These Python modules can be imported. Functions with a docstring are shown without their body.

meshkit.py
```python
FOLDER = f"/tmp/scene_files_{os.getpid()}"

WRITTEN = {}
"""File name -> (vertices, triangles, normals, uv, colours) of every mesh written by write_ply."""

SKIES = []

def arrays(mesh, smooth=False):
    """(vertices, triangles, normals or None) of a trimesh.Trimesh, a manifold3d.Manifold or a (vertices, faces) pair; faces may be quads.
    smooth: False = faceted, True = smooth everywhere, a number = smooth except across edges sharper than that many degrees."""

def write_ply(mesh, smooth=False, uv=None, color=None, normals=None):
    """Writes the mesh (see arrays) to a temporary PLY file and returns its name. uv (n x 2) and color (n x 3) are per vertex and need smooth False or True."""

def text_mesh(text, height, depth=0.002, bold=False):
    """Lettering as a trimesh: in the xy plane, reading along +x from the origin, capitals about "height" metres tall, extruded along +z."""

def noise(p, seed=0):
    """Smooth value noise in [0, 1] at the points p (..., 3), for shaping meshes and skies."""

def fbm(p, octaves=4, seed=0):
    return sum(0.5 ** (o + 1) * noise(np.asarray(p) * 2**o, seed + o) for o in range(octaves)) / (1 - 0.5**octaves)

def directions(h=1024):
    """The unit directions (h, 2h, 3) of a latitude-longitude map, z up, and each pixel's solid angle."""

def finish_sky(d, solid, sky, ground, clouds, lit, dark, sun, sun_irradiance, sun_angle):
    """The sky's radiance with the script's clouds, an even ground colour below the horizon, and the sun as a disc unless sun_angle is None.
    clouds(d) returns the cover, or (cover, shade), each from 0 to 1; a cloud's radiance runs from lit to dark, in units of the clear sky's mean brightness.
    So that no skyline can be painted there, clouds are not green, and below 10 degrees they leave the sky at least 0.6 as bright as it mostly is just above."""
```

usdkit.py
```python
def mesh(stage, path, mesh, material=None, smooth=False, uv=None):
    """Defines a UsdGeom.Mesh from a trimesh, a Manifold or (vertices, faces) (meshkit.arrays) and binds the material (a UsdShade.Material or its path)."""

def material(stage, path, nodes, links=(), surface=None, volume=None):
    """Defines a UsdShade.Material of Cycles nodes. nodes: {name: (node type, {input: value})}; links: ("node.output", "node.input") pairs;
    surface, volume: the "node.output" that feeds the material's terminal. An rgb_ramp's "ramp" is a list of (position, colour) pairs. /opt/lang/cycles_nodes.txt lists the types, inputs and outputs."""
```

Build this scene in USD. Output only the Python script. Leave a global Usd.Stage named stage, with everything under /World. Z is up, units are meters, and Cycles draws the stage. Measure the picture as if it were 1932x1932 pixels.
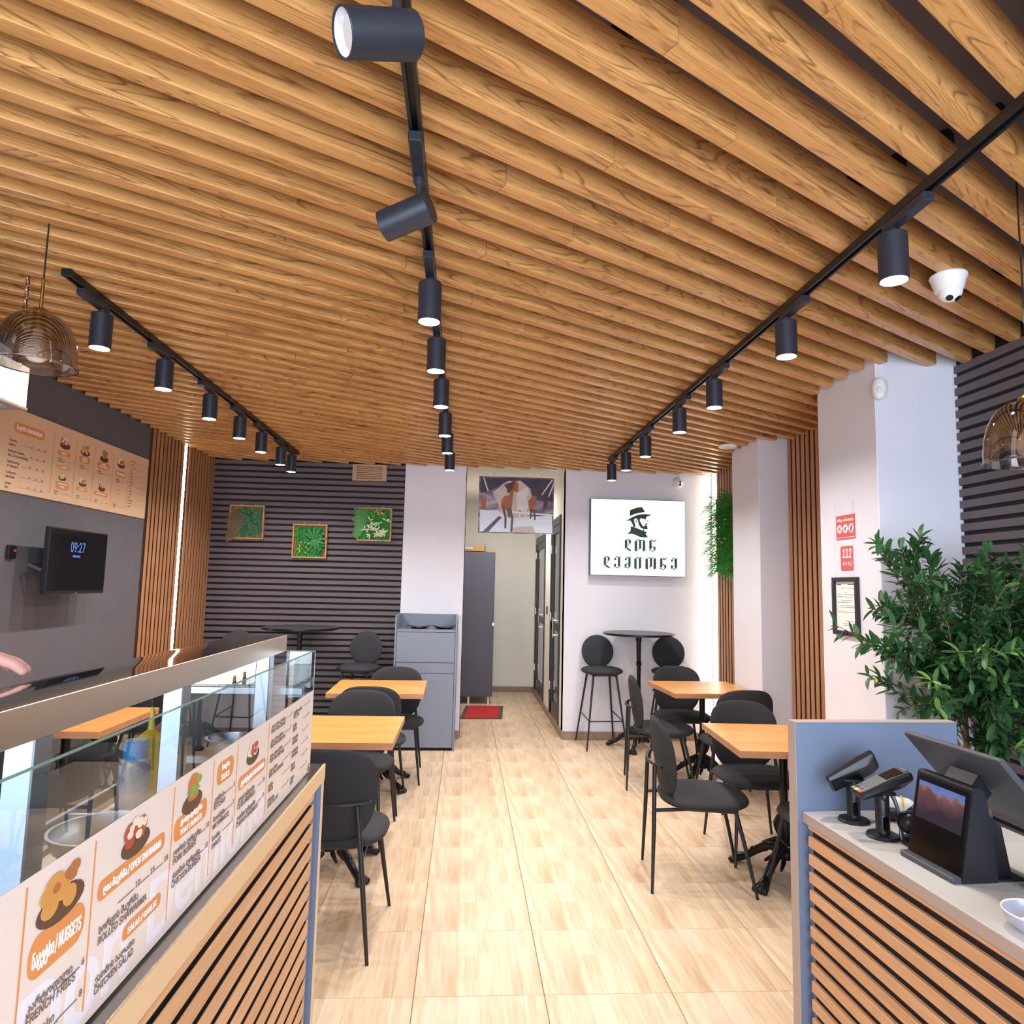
import math, random, re
import numpy as np, trimesh, meshkit, usdkit
from pxr import Usd, UsdGeom, UsdLux, UsdShade, Gf, Sdf
from shapely.geometry import Polygon, LineString, Point, box as sbox
from shapely.ops import unary_union
from shapely import affinity

random.seed(7); RNG = np.random.default_rng(7)
stage = Usd.Stage.CreateInMemory()
UsdGeom.SetStageUpAxis(stage, UsdGeom.Tokens.z); UsdGeom.SetStageMetersPerUnit(stage, 1.0)
UsdGeom.Xform.Define(stage, '/World'); UsdGeom.Scope.Define(stage, '/World/Looks')

# ---------------------------------------------------------------- camera
CAM_F, CAM_YAW, CAM_PITCH, CAM_ROLL, CAM_H = 1301.502, 0.0650566, 0.1057071, 0.0220097, 1.563
def set_camera():
    cy, sy, cp, sp = math.cos(CAM_YAW), math.sin(CAM_YAW), math.cos(CAM_PITCH), math.sin(CAM_PITCH)
    f = np.array([sy*cp, cy*cp, sp]); r = np.array([cy, -sy, 0]); u = np.cross(r, f)
    cr, sr = math.cos(CAM_ROLL), math.sin(CAM_ROLL)
    r, u = r*cr+u*sr, -r*sr+u*cr
    c = UsdGeom.Camera.Define(stage, '/World/camera')
    c.AddTransformOp().Set(Gf.Matrix4d(*r, 0, *u, 0, *(-f), 0, 0, 0, CAM_H, 1))
    c.CreateHorizontalApertureAttr(36.0); c.CreateVerticalApertureAttr(36.0); c.CreateFocalLengthAttr(CAM_F/1932*36.0)
    c.CreateClippingRangeAttr(Gf.Vec2f(0.02, 200)); c.CreateExposureAttr(0.0)
set_camera()

# ---------------------------------------------------------------- light
DAY = 5.6          # daylight through the shop front
SPOT = 1180.0        # radiance of a spotlight lens
def rect_light(name, m, w, h, inten, col):
    l = UsdLux.RectLight.Define(stage, '/World/'+name); l.AddTransformOp().Set(Gf.Matrix4d(*m))
    l.CreateWidthAttr(w); l.CreateHeightAttr(h); l.CreateIntensityAttr(inten); l.CreateColorAttr(Gf.Vec3f(*col)); return l
dome = UsdLux.DomeLight.Define(stage, '/World/sky'); dome.CreateIntensityAttr(1.0); dome.CreateColorAttr(Gf.Vec3f(0.80, 0.88, 1.0))
# daylight in the plane of the shop window behind the camera (a RectLight shines along its -z, here into the room, +y)
rect_light('shop_window_daylight', (1,0,0,0, 0,0,1,0, 0,-1,0,0, 0.0,-1.55,1.42,1), 5.0, 2.5, DAY, (0.74, 0.86, 1.0))
# lamp of the service corridor
lamp_light = UsdLux.DiskLight.Define(stage, '/World/corridor_lamp_light'); lamp_light.AddTranslateOp().Set(Gf.Vec3d(0.55, 8.6, 2.72))
lamp_light.CreateRadiusAttr(0.14); lamp_light.CreateIntensityAttr(130.0); lamp_light.CreateColorAttr(Gf.Vec3f(1.0, 0.93, 0.85))

# ---------------------------------------------------------------- room sizes
XL, XR, YB, YF, ZC = -2.64, 2.63, 7.24, -1.6, 2.79
PX0, PY0, PY1 = 2.37, 5.435, 6.0      # pillar
CX0, CY0, CY1 = 2.165, 3.48, 4.085    # column
DX0, DX1, YE = -0.02, 1.04, 10.36     # corridor

# ---------------------------------------------------------------- prim helpers
taken = {}
def numbered(path):
    n = taken.get(path, -1)+1; taken[path] = n
    return path if n == 0 else '%s_%03d' % (path, n)
def data(p, label=None, cat=None, group=None, kind=None):
    for k, v in (('label', label), ('category', cat), ('group', group), ('kind', kind)):
        if v: p.SetCustomDataByKey(k, v)
    return p
def thing(name, label=None, cat=None, loc=(0,0,0), rz=0.0, group=None, kind=None, m=None):
    x = UsdGeom.Xform.Define(stage, numbered('/World/'+name))
    if m is not None: x.AddTransformOp().Set(Gf.Matrix4d(*np.asarray(m, float).T.ravel().tolist()))
    else:
        x.AddTranslateOp().Set(Gf.Vec3d(*map(float, loc))); x.AddRotateZOp().Set(float(rz))
    return data(x.GetPrim(), label, cat, group, kind)
def part(parent, name, mesh, mat, smooth=35, loc=None, rz=0.0, label=None, kind=None, cat=None, group=None):
    path = numbered((str(parent.GetPath()) if parent else '/World')+'/'+name)
    if isinstance(mesh, list): mesh = cat_(mesh)
    p = usdkit.mesh(stage, path, mesh, MAT[mat], smooth=smooth)
    if loc is not None:
        p.AddTranslateOp().Set(Gf.Vec3d(*map(float, loc)))
        if rz: p.AddRotateZOp().Set(float(rz))
    return data(p.GetPrim(), label, cat, group, kind)
def dup(root, loc, rz, label, group=None):
    was = root.GetCustomData()
    base = root.GetName()
    r = thing(base, label, was['category'], loc, rz, group or was.get('group'))
    r.GetReferences().AddInternalReference(root.GetPath()); r.SetInstanceable(True)
    return r
def move(root, loc, rz):
    x = UsdGeom.Xformable(root); ops = x.GetOrderedXformOps()
    ops[0].Set(Gf.Vec3d(*map(float, loc))); ops[1].Set(float(rz))

# ---------------------------------------------------------------- mesh helpers
def cat_(ms): return trimesh.util.concatenate([m for m in ms if m is not None])
_S = [(a, b, c) for a in (-1, 1) for b in (-1, 1) for c in (-1, 1)]
def _bp(hx, hy, hz, r): return np.array([q for a, b, c in _S for q in ((a*hx, b*(hy-r), c*(hz-r)), (a*(hx-r), b*hy, c*(hz-r)), (a*(hx-r), b*(hy-r), c*hz))])
from scipy.spatial import ConvexHull
def hull(pts):
    pts = np.asarray(pts, float); h = ConvexHull(pts); m = trimesh.Trimesh(pts, h.simplices, process=False)
    n = np.cross(pts[h.simplices[:,1]]-pts[h.simplices[:,0]], pts[h.simplices[:,2]]-pts[h.simplices[:,0]])
    flip = (n*h.equations[:, :3]).sum(1) < 0
    f = h.simplices.copy(); f[flip] = f[flip][:, ::-1]
    used = np.unique(f); re = np.full(len(pts), -1); re[used] = np.arange(len(used))
    return trimesh.Trimesh(pts[used], re[f], process=False)
_BF = None
def bx(x0, x1, y0, y1, z0, z1, r=0.002):
    """a box with chamfered edges"""
    global _BF
    if _BF is None: 
        h = hull(_bp(1, 1, 1, .2)); _BF = h.faces; assert len(h.vertices) == 24
    hx, hy, hz = abs(x1-x0)/2, abs(y1-y0)/2, abs(z1-z0)/2
    r = min(r, .45*min(hx, hy, hz))
    return trimesh.Trimesh(_bp(hx, hy, hz, r)+[(x0+x1)/2, (y0+y1)/2, (z0+z1)/2], _BF, process=False)
def tube(pts, rad, sides=10, cap=True):
    p = np.asarray(pts, float); n = len(p); rad = np.broadcast_to(np.asarray(rad, float), (n,))
    t = np.gradient(p, axis=0); t /= np.linalg.norm(t, axis=1, keepdims=True)+1e-12
    a = np.cross(t[0], [0,0,1.0] if abs(t[0][2]) < .9 else [1.0,0,0]); a /= np.linalg.norm(a)
    V = []; ang = np.arange(sides)*2*np.pi/sides
    for i in range(n):
        a = a-t[i]*(a@t[i]); a /= np.linalg.norm(a)+1e-12; b = np.cross(t[i], a)
        V.append(p[i]+rad[i]*(np.cos(ang)[:,None]*a+np.sin(ang)[:,None]*b))
    V = np.vstack(V); F = []
    for i in range(n-1):
        for j in range(sides):
            k = (j+1)%sides; F += [(i*sides+j, i*sides+k, (i+1)*sides+k), (i*sides+j, (i+1)*sides+k, (i+1)*sides+j)]
    if cap:
        V = np.vstack([V, p[0], p[-1]]); c0, c1 = len(V)-2, len(V)-1
        for j in range(sides):
            k = (j+1)%sides; F += [(c0, k, j), (c1, (n-1)*sides+j, (n-1)*sides+k)]
    return trimesh.Trimesh(V, F, process=False)
def bez(p0, p1, p2, p3, n=12):
    t = np.linspace(0, 1, n)[:, None]; p0, p1, p2, p3 = map(np.asarray, (p0, p1, p2, p3))
    return (1-t)**3*p0+3*(1-t)**2*t*p1+3*(1-t)*t*t*p2+t**3*p3
def lathe(prof, seg=28, at=(0,0,0)):
    m = trimesh.creation.revolve(np.asarray(prof, float), sections=seg); m.apply_translation(at)
    if m.volume < 0: m.invert()
    return m
def ext(poly, h, z=0.0):
    gs = [g for g in getattr(poly, 'geoms', [poly]) if g.area > 1e-9]
    m = cat_([trimesh.creation.extrude_polygon(g, h, engine='earcut') for g in gs]); m.apply_translation((0,0,z)); return m
def rrect(x0, y0, x1, y1, r): 
    r = min(r, .499*min(x1-x0, y1-y0)); return sbox(x0+r, y0+r, x1-r, y1-r).buffer(r, quad_segs=6)
def T(m, M): m = m.copy(); m.apply_transform(M); return m
def tr(m, x, y, z): m = m.copy(); m.apply_translation((x, y, z)); return m
def rot(m, deg, axis, at=(0,0,0)): return T(m, trimesh.transformations.rotation_matrix(math.radians(deg), axis, at))
def frame(o, right, up, nrm):
    M = np.eye(4); M[:3,0], M[:3,1], M[:3,2], M[:3,3] = right, up, nrm, o; return M
def on_left(y, z, x=XL): return frame((x, y, z), (0,1,0), (0,0,1), (1,0,0))       # faces +x
def on_right(y, z, x): return frame((x, y, z), (0,-1,0), (0,0,1), (-1,0,0))       # faces -x
def on_back(x, z, y=YB): return frame((x, y, z), (1,0,0), (0,0,1), (0,-1,0))      # faces -y
class _G:                                                                       # the staged lettering helper with a Georgian face
    def __init__(s, pat): s.pat = pat
    def glob(s, _): return _glob(s.pat)
_glob = meshkit.glob.glob; _globmod = meshkit.glob
_tc = {}
def txt(s, h, geo=False, bold=False, depth=0.0006):
    runs = re.findall(r'[A-Za-z0-9/]+(?: [A-Za-z0-9/]+)*|[^A-Za-z0-9/]+', s) if geo else [s]
    if len(runs) > 1:                                                            # mixed lettering: each script in its own face
        out, x = [], 0.0
        for r in runs:
            if not r.strip(): continue
            m = txt(r.strip(), h, not re.match('[A-Za-z0-9/]', r.strip()), bold, depth); m.apply_translation((x-m.bounds[0][0], 0, 0)); x = m.bounds[1][0]+.35*h; out.append(m)
        return cat_(out)
    k = (s, geo, bold)
    if k not in _tc:
        meshkit.glob = _G('/opt/blender-*/*/datafiles/fonts/NotoSansGeorgian*.woff2') if geo else _globmod
        try: _tc[k] = meshkit.text_mesh(s, 1.0, 1.0, bold)
        finally: meshkit.glob = _globmod
    m = _tc[k].copy(); m.apply_scale((h, h, depth)); return m
def fit(m, x0, x1, y0, squeeze=1.0):
    b = m.bounds; m.apply_translation((-b[0][0], 0, 0)); s = (x1-x0)/(b[1][0]-b[0][0]); m.apply_scale((s, 1, 1)); m.apply_translation((x0, y0, 0)); return m
def pad(rx, ry, t, e=2.5, n=40, rings=7, narrow=0.0, p=4.0):
    """a cushion in the xy plane"""
    th = np.arange(n)*2*np.pi/n; c, s = np.cos(th), np.sin(th)
    ox, oy = rx*np.sign(c)*np.abs(c)**(2/e), ry*np.sign(s)*np.abs(s)**(2/e)
    ox = ox*(1-narrow*(0.5-0.5*oy/ry))
    ss = np.sin(np.linspace(0, np.pi/2, rings+1)[1:])
    V, F = [], []
    for side in (1, -1):
        V.append([[0,0,side*t/2]])
        for q in ss: V.append(np.stack([ox*q, oy*q, np.full(n, side*t/2*max(0, 1-q**p)**.5)], 1))
    V = np.vstack(V); half = 1+n*rings
    for k, o in ((0, 0), (1, half)):
        for j in range(n):
            i2 = (j+1)%n; f = (o, o+1+j, o+1+i2); F.append(f if k == 0 else f[::-1])
            for q in range(rings-1):
                a, b = o+1+q*n+j, o+1+q*n+i2; c_, d = a+n, b+n
                for f in ((a, c_, d), (a, d, b)): F.append(f if k == 0 else f[::-1])
    return trimesh.Trimesh(V, F, process=True)
def ball(c, r, sub=1): m = trimesh.creation.icosphere(sub, r); m.apply_translation(c); return m
def bone(a, b, ra, rb, sub=1): return hull(np.vstack([ball(a, ra, sub).vertices, ball(b, rb, sub).vertices]))
def chain(pts, rad, sub=1): return cat_([bone(pts[i], pts[i+1], rad[i], rad[i+1], sub) for i in range(len(pts)-1)])

# ---------------------------------------------------------------- materials
MAT = {}
def lin(c):
    c = np.asarray(c, float)/255.0
    return tuple(np.where(c <= .04045, c/12.92, ((c+.055)/1.055)**2.4).tolist())
class NB:
    def __init__(s): s.n, s.l = {}, []
    def __call__(s, kind, **kw):
        nm = 'n%d' % len(s.n); s.n[nm] = (kind, {})
        for k, v in kw.items():
            k = {'from_min': 'from_min'}.get(k, k)
            if isinstance(v, str) and v.split('.')[0] in s.n and '.' in v: s.l.append((v, nm+'.'+k))
            else: s.n[nm][1][k] = v
        return nm
    def done(s, name, out): MAT[name] = usdkit.material(stage, '/World/Looks/'+name, s.n, s.l, surface=out)
def plain(name, rgb, rough=.5, metal=0.0, bump=0.0, bscale=200.0, var=0.0, **kw):
    g = NB(); col = lin(rgb); ins = dict(roughness=rough, metallic=metal, **kw)
    co = g('texture_coordinate')
    if var:
        nz = g('noise_texture', vector=co+'.object', scale=6.0, detail=3.0)
        r = g('rgb_ramp', fac=nz+'.fac', ramp=[(.3, tuple(x*(1-var) for x in col)), (.7, tuple(min(1, x*(1+var)) for x in col))])
        ins['base_color'] = r+'.color'
    else: ins['base_color'] = col
    if bump:
        nb = g('noise_texture', vector=co+'.object', scale=bscale, detail=3.0)
        b = g('bump', height=nb+'.fac', strength=bump, distance=.002); ins['normal'] = b+'.normal'
    p = g('principled_bsdf', **ins); g.done(name, p+'.BSDF')
def emit(name, rgb, s): g = NB(); e = g('emission', color=lin(rgb), strength=s); g.done(name, e+'.emission')
def wood(name, c1, c2, dark, axis=0, lines=.5, rough=.4, fine=1.0, coat=0.0, offs=True, flecks=0):
    """grain along an axis of the object's own space"""
    g = NB(); co = g('texture_coordinate'); v = co+'.object'
    if offs:
        oi = g('object_info'); m7 = g('math', math_type='multiply', value1=oi+'.random', value2=37.0)
        cx = g('combine_xyz', x=m7+'.value', y=m7+'.value', z=m7+'.value'); ad = g('vector_math', math_type='add', vector1=v, vector2=cx+'.vector'); v = ad+'.vector'
    def sc(l, w): return tuple(l if i == axis else w for i in range(3))
    m1 = g('mapping', vector=v, scale=sc(1.6, 9*fine)); n1 = g('noise_texture', vector=m1+'.vector', scale=1.0, detail=2.0)
    m2 = g('mapping', vector=v, scale=sc(5, 190*fine)); n2 = g('noise_texture', vector=m2+'.vector', scale=1.0, detail=1.0)
    r1 = g('rgb_ramp', fac=n1+'.fac', ramp=[(.3, lin(c1)), (.7, lin(c2))])
    r2 = g('rgb_ramp', fac=n2+'.fac', ramp=[(.3, (.80,.80,.80)), (.65, (1,1,1))])
    mx = g('mix', mix_type='multiply', fac=.8, color1=r1+'.color', color2=r2+'.color'); out = mx+'.color'
    if lines:
        m3 = g('mapping', vector=v, scale=sc(1.1, 11*fine)); n3 = g('noise_texture', vector=m3+'.vector', scale=1.0, detail=1.0, distortion=.5)
        k = g('math', math_type='multiply', value1=n3+'.fac', value2=17.0); fr = g('math', math_type='fraction', value1=k+'.value')
        rl = g('rgb_ramp', fac=fr+'.value', ramp=[(0, (1,1,1)), (.10, (.55,.55,.55)), (.26, (0,0,0)), (.9, (0,0,0)), (1, (.8,.8,.8))])
        m4 = g('mapping', vector=v, scale=sc(2.6, 16*fine)); n4 = g('noise_texture', vector=m4+'.vector', scale=1.0, detail=2.0, roughness=.7)
        mk = g('rgb_ramp', fac=n4+'.fac', ramp=[(.42, (0,0,0)), (.56, (1,1,1))])
        ml = g('mix', mix_type='multiply', fac=1.0, color1=rl+'.color', color2=mk+'.color'); bw = g('rgb_to_bw', color=ml+'.color')
        f = g('math', math_type='multiply', value1=bw+'.val', value2=lines)
        mm = g('mix', fac=f+'.value', color1=out, color2=lin(dark)); out = mm+'.color'
    if flecks:
        m5 = g('mapping', vector=v, scale=sc(16, 150)); n5 = g('noise_texture', vector=m5+'.vector', scale=1.0, detail=1.0)
        m6 = g('mapping', vector=v, scale=sc(1.9, 30)); n6 = g('noise_texture', vector=m6+'.vector', scale=1.0, detail=1.0)
        q = g('math', math_type='multiply', value1=n5+'.fac', value2=n6+'.fac'); r5 = g('rgb_ramp', fac=q+'.value', ramp=[(.325, (0,0,0)), (.37, (1,1,1))]); b5 = g('rgb_to_bw', color=r5+'.color')
        f5 = g('math', math_type='multiply', value1=b5+'.val', value2=flecks); mm = g('mix', fac=f5+'.value', color1=out, color2=lin(dark)); out = mm+'.color'
    p = g('principled_bsdf', base_color=out, roughness=rough); g.done(name, p+'.BSDF')
def tile_mat(name):
    g = NB(); co = g('texture_coordinate'); sp = g('separate_xyz', vector=co+'.object')
    xa = g('math', math_type='add', value1=sp+'.x', value2=.25); k = g('math', math_type='multiply', value1=xa+'.value', value2=12.0)
    idx = g('math', math_type='floor', value1=k+'.value'); fr = g('math', math_type='fraction', value1=k+'.value')
    wn = g('white_noise_texture', dimensions='1D', w=idx+'.value')
    of = g('math', math_type='multiply', value1=wn+'.value', value2=9.0); cv = g('combine_xyz', x=of+'.value', y=of+'.value', z=0.0)
    vv = g('vector_math', math_type='add', vector1=co+'.object', vector2=cv+'.vector')
    m1 = g('mapping', vector=vv+'.vector', scale=(26, 2.2, 1)); n1 = g('noise_texture', vector=m1+'.vector', scale=1.0, detail=2.0)
    m2 = g('mapping', vector=vv+'.vector', scale=(190, 6, 1)); n2 = g('noise_texture', vector=m2+'.vector', scale=1.0, detail=1.0)
    r1 = g('rgb_ramp', fac=n1+'.fac', ramp=[(.25, lin((212,180,146))), (.5, lin((232,205,174))), (.75, lin((243,224,200)))])
    r2 = g('rgb_ramp', fac=n2+'.fac', ramp=[(.3, (.86,.86,.86)), (.6, (1,1,1))])
    a = g('mix', mix_type='multiply', fac=.75, color1=r1+'.color', color2=r2+'.color')
    rp = g('rgb_ramp', fac=wn+'.value', ramp=[(0, (.90,.88,.86)), (1, (1.0,1.0,1.0))]); a2 = g('mix', mix_type='multiply', fac=1.0, color1=a+'.color', color2=rp+'.color')
    # dark heart streak printed near the plank seams
    m3 = g('mapping', vector=co+'.object', scale=(14, 1.3, 1)); n3 = g('noise_texture', vector=m3+'.vector', scale=1.0, detail=3.0)
    r3 = g('rgb_ramp', fac=n3+'.fac', ramp=[(.33, (1,1,1)), (.44, (0,0,0))]); b3 = g('rgb_to_bw', color=r3+'.color'); f3 = g('math', math_type='multiply', value1=b3+'.val', value2=.55)
    a3 = g('mix', fac=f3+'.value', color1=a2+'.color', color2=lin((186,140,98)))
    # the pale short plank of the print: third plank, far half
    i2 = g('math', math_type='compare', value1=idx+'.value', value2=2.0, value3=.3); yy = g('math', math_type='greater_than', value1=sp+'.y', value2=.03)
    w2 = g('math', math_type='multiply', value1=i2+'.value', value2=yy+'.value'); w3 = g('math', math_type='multiply', value1=w2+'.value', value2=.32)
    a4 = g('mix', fac=w3+'.value', color1=a3+'.color', color2=lin((240,224,204)))
    ln = g('math', math_type='less_than', value1=fr+'.value', value2=.03); l2 = g('math', math_type='multiply', value1=ln+'.value', value2=.28)
    a5 = g('mix', fac=l2+'.value', color1=a4+'.color', color2=lin((170,132,96)))
    p = g('principled_bsdf', base_color=a5+'.color', roughness=.32, specular_ior_level=.45); g.done(name, p+'.BSDF')
def pane(name, tint=(.93,.97,.96), base=.04, rough=.0, gl=(1,1,1)):
    g = NB(); t = g('transparent_bsdf', color=tint); s = g('glossy_bsdf', color=gl, roughness=rough); fr = g('fresnel', IOR=1.5); ge = g('geometry')
    f0 = g('math', math_type='add', value1=fr+'.fac', value2=base); fb_ = g('math', math_type='subtract', value1=1.0, value2=ge+'.backfacing'); f = g('math', math_type='multiply', value1=f0+'.value', value2=fb_+'.value', use_clamp=True); m = g('mix_closure', fac=f+'.value', closure1=t+'.BSDF', closure2=s+'.BSDF'); g.done(name, m+'.closure')
def leafmat(name, c1, c2, c3=None):
    g = NB(); ge = g('geometry'); oi = g('object_info'); rd = g('math', math_type='add', value1=ge+'.random_per_island', value2=oi+'.random'); fr = g('math', math_type='fraction', value1=rd+'.value')
    ramp = [(0, lin(c1)), (.6, lin(c2)), (1, lin(c3 or c2))]
    r = g('rgb_ramp', fac=fr+'.value', ramp=ramp); p = g('principled_bsdf', base_color=r+'.color', roughness=.42)
    t = g('translucent_bsdf', color=r+'.color'); m = g('mix_closure', fac=.22, closure1=p+'.BSDF', closure2=t+'.BSDF'); g.done(name, m+'.closure')
def brushed(name, rgb, rough=.22, axis=1):
    g = NB(); co = g('texture_coordinate'); m = g('mapping', vector=co+'.object', scale=tuple(2.0 if i == axis else 400.0 for i in range(3)))
    n = g('noise_texture', vector=m+'.vector', scale=1.0, detail=2.0); b = g('bump', height=n+'.fac', strength=.03, distance=.001)
    p = g('principled_bsdf', base_color=lin(rgb), metallic=1.0, roughness=rough, normal=b+'.normal'); g.done(name, p+'.BSDF')

wood('ceiling_wood', (200,142,82), (224,168,104), (98,52,22), axis=0, lines=.74, rough=.32, flecks=.36)
wood('panel_wood', (176,122,84), (196,142,100), (130,84,52), axis=2, lines=0, rough=.5, fine=1.0)
wood('counter_slat_wood', (205,152,106), (222,172,126), (150,100,62), axis=1, lines=.12, rough=.45, fine=1.3)
wood('table_wood', (216,146,72), (230,166,92), (176,104,44), axis=0, lines=.28, rough=.33, fine=1.2)
wood('table_edge_wood', (186,128,92), (200,142,104), (150,98,66), axis=0, lines=.1, rough=.45)
wood('frame_wood', (186,130,80), (206,152,98), (140,90,50), axis=0, lines=.15, fine=2)
wood('vent_wood', (176,140,112), (196,162,134), (120,86,62), axis=0, lines=.2, fine=2)
tile_mat('floor_tile_print')
plain('grout', (120,95,72), .8)
plain('wall_white', (226,226,238), .75, var=.012)
plain('wall_cream', (238,235,226), .75, var=.012)
plain('wall_grey', (96,94,100), .7, var=.05)
plain('ceiling_dark', (120,112,118), .8, var=.10)
plain('slat_dark', (98,87,92), .55)
plain('slat_backing', (26,24,30), .8)
plain('groove_brown', (66,42,28), .8)
plain('baseboard_taupe', (150,128,112), .5)
plain('black_metal', (30,31,36), .38, .2)
plain('lamp_black', (54,58,68), .40, .35)
plain('rail_black', (34,34,38), .4, .2)
plain('lamp_inner', (225,222,232), .25, .3)
plain('cast_black', (22,22,24), .30, .25)
plain('chair_fabric', (40,40,45), .85)
plain('stool_fabric', (48,49,55), .8)
plain('bar_top', (58,60,68), .32)
plain('slate_blue', (112,126,152), .42)
plain('cabinet_grey', (122,130,148), .5)
plain('cabinet_dark', (78,76,92), .45)
plain('taupe_edge', (176,158,148), .5)
plain('worktop', (206,203,198), .38)
plain('ledge_edge', (226,192,150), .45)
brushed('ledge_steel', (150,144,138), .25)
brushed('steel', (222,210,198), .34)
brushed('steel_top', (190,180,172), .05)
brushed('steel_bright', (176,186,202), .36)
plain('chrome', (230,230,232), .06, 1.0)
plain('brass', (205,170,105), .22, 1.0)
pane('glass', (.92,.96,.95), .12)
plain('glass_edge', (150,205,195), .15, transmission_weight=.5)
plain('menu_sheet', (236,222,214), .38)
plain('menu_tan', (228,192,158), .55)
plain('print_orange', (226,148,80), .55)
plain('print_orange_light', (232,168,104), .5)
plain('print_text', (120,100,92), .6)
plain('print_text_dark', (70,60,58), .6)
plain('print_white', (246,244,248), .5)
plain('print_pale', (238,236,246), .45)
plain('food_brown', (188,118,60), .6, var=.25)
plain('food_gold', (222,160,80), .6, var=.2)
plain('food_red', (186,84,58), .6, var=.3)
plain('food_green', (120,160,80), .6, var=.3)
plain('food_plate', (92,64,48), .5)
plain('food_yellow', (240,190,70), .6, var=.15)
plain('food_pale', (240,226,200), .6, var=.1)
plain('red_sign', (214,92,92), .5)
plain('red_mat', (196,38,42), .95, bump=.6, bscale=700)
plain('mat_border', (84,74,72), .8)
plain('screen_black', (10,11,14), .12)
plain('plastic_black', (26,28,34), .35)
plain('plastic_grey', (70,72,80), .4)
plain('plastic_white', (236,236,240), .35)
plain('white_paint', (232,232,236), .4)
plain('hood_white', (226,230,228), .28)
plain('paper', (238,236,234), .7)
plain('frame_black', (36,38,46), .45)
plain('bulb_glass', (246,226,216), .2)
plain('trunk_bark', (132,104,82), .85, bump=.8, bscale=120, var=.2)
plain('olive_fruit', (58,26,38), .3)
plain('yellow_fruit', (222,190,90), .4)
plain('pot', (60,58,60), .6)
plain('cork', (150,104,62), .9, var=.15)
plain('dried_stem', (170,134,92), .8)
plain('skin', (222,170,160), .5, subsurface_weight=.15, subsurface_radius=(.02,.008,.005))
plain('nail', (230,182,172), .3)
plain('bottle_blue', (60,150,215), .4)
plain('bottle_yellow', (236,200,50), .35)
plain('bottle_pink', (190,120,110), .3)
plain('door_frame_dark', (58,58,64), .4, .3)
pane('door_glass', (.22,.23,.26), .03)
plain('wicker', (170,124,70), .8, bump=.8, bscale=90)
plain('bag_green', (150,200,90), .5)
plain('bag_blue', (150,180,200), .5)
plain('clear_plastic_rim', (226,226,244), .12, transmission_weight=.6)
plain('candy_white', (246,246,248), .4)
plain('logo_green', (44,70,62), .5)
pane('smoke_glass', (.66,.61,.57), .24, .02, (.88,.90,.94))
emit('lens', (255,249,242), SPOT); emit('lens_dim', (255,250,250), .75)
emit('led', (255,240,214), 9.0)
emit('led_soft', (255,238,220), 9.0)
emit('lightbox', (246,252,252), 1.12)
emit('clock_blue', (120,150,255), 1.1)
emit('dot_red', (255,60,70), 1.2)
emit('lamp_disc', (255,236,205), 5.0)
leafmat('olive_leaf', (36,72,46), (64,112,60), (142,184,92))
leafmat('moss_leaf', (30,104,58), (58,146,80), (100,176,96))
leafmat('dark_leaf', (40,92,62), (70,126,88), (176,204,184))
leafmat('bright_leaf', (20,128,50), (52,176,70), (36,116,58))
leafmat('white_leaf', (226,226,196), (240,238,214), (200,220,170))
leafmat('fern_brown', (104,92,60), (128,108,76), (76,122,66))
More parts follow.
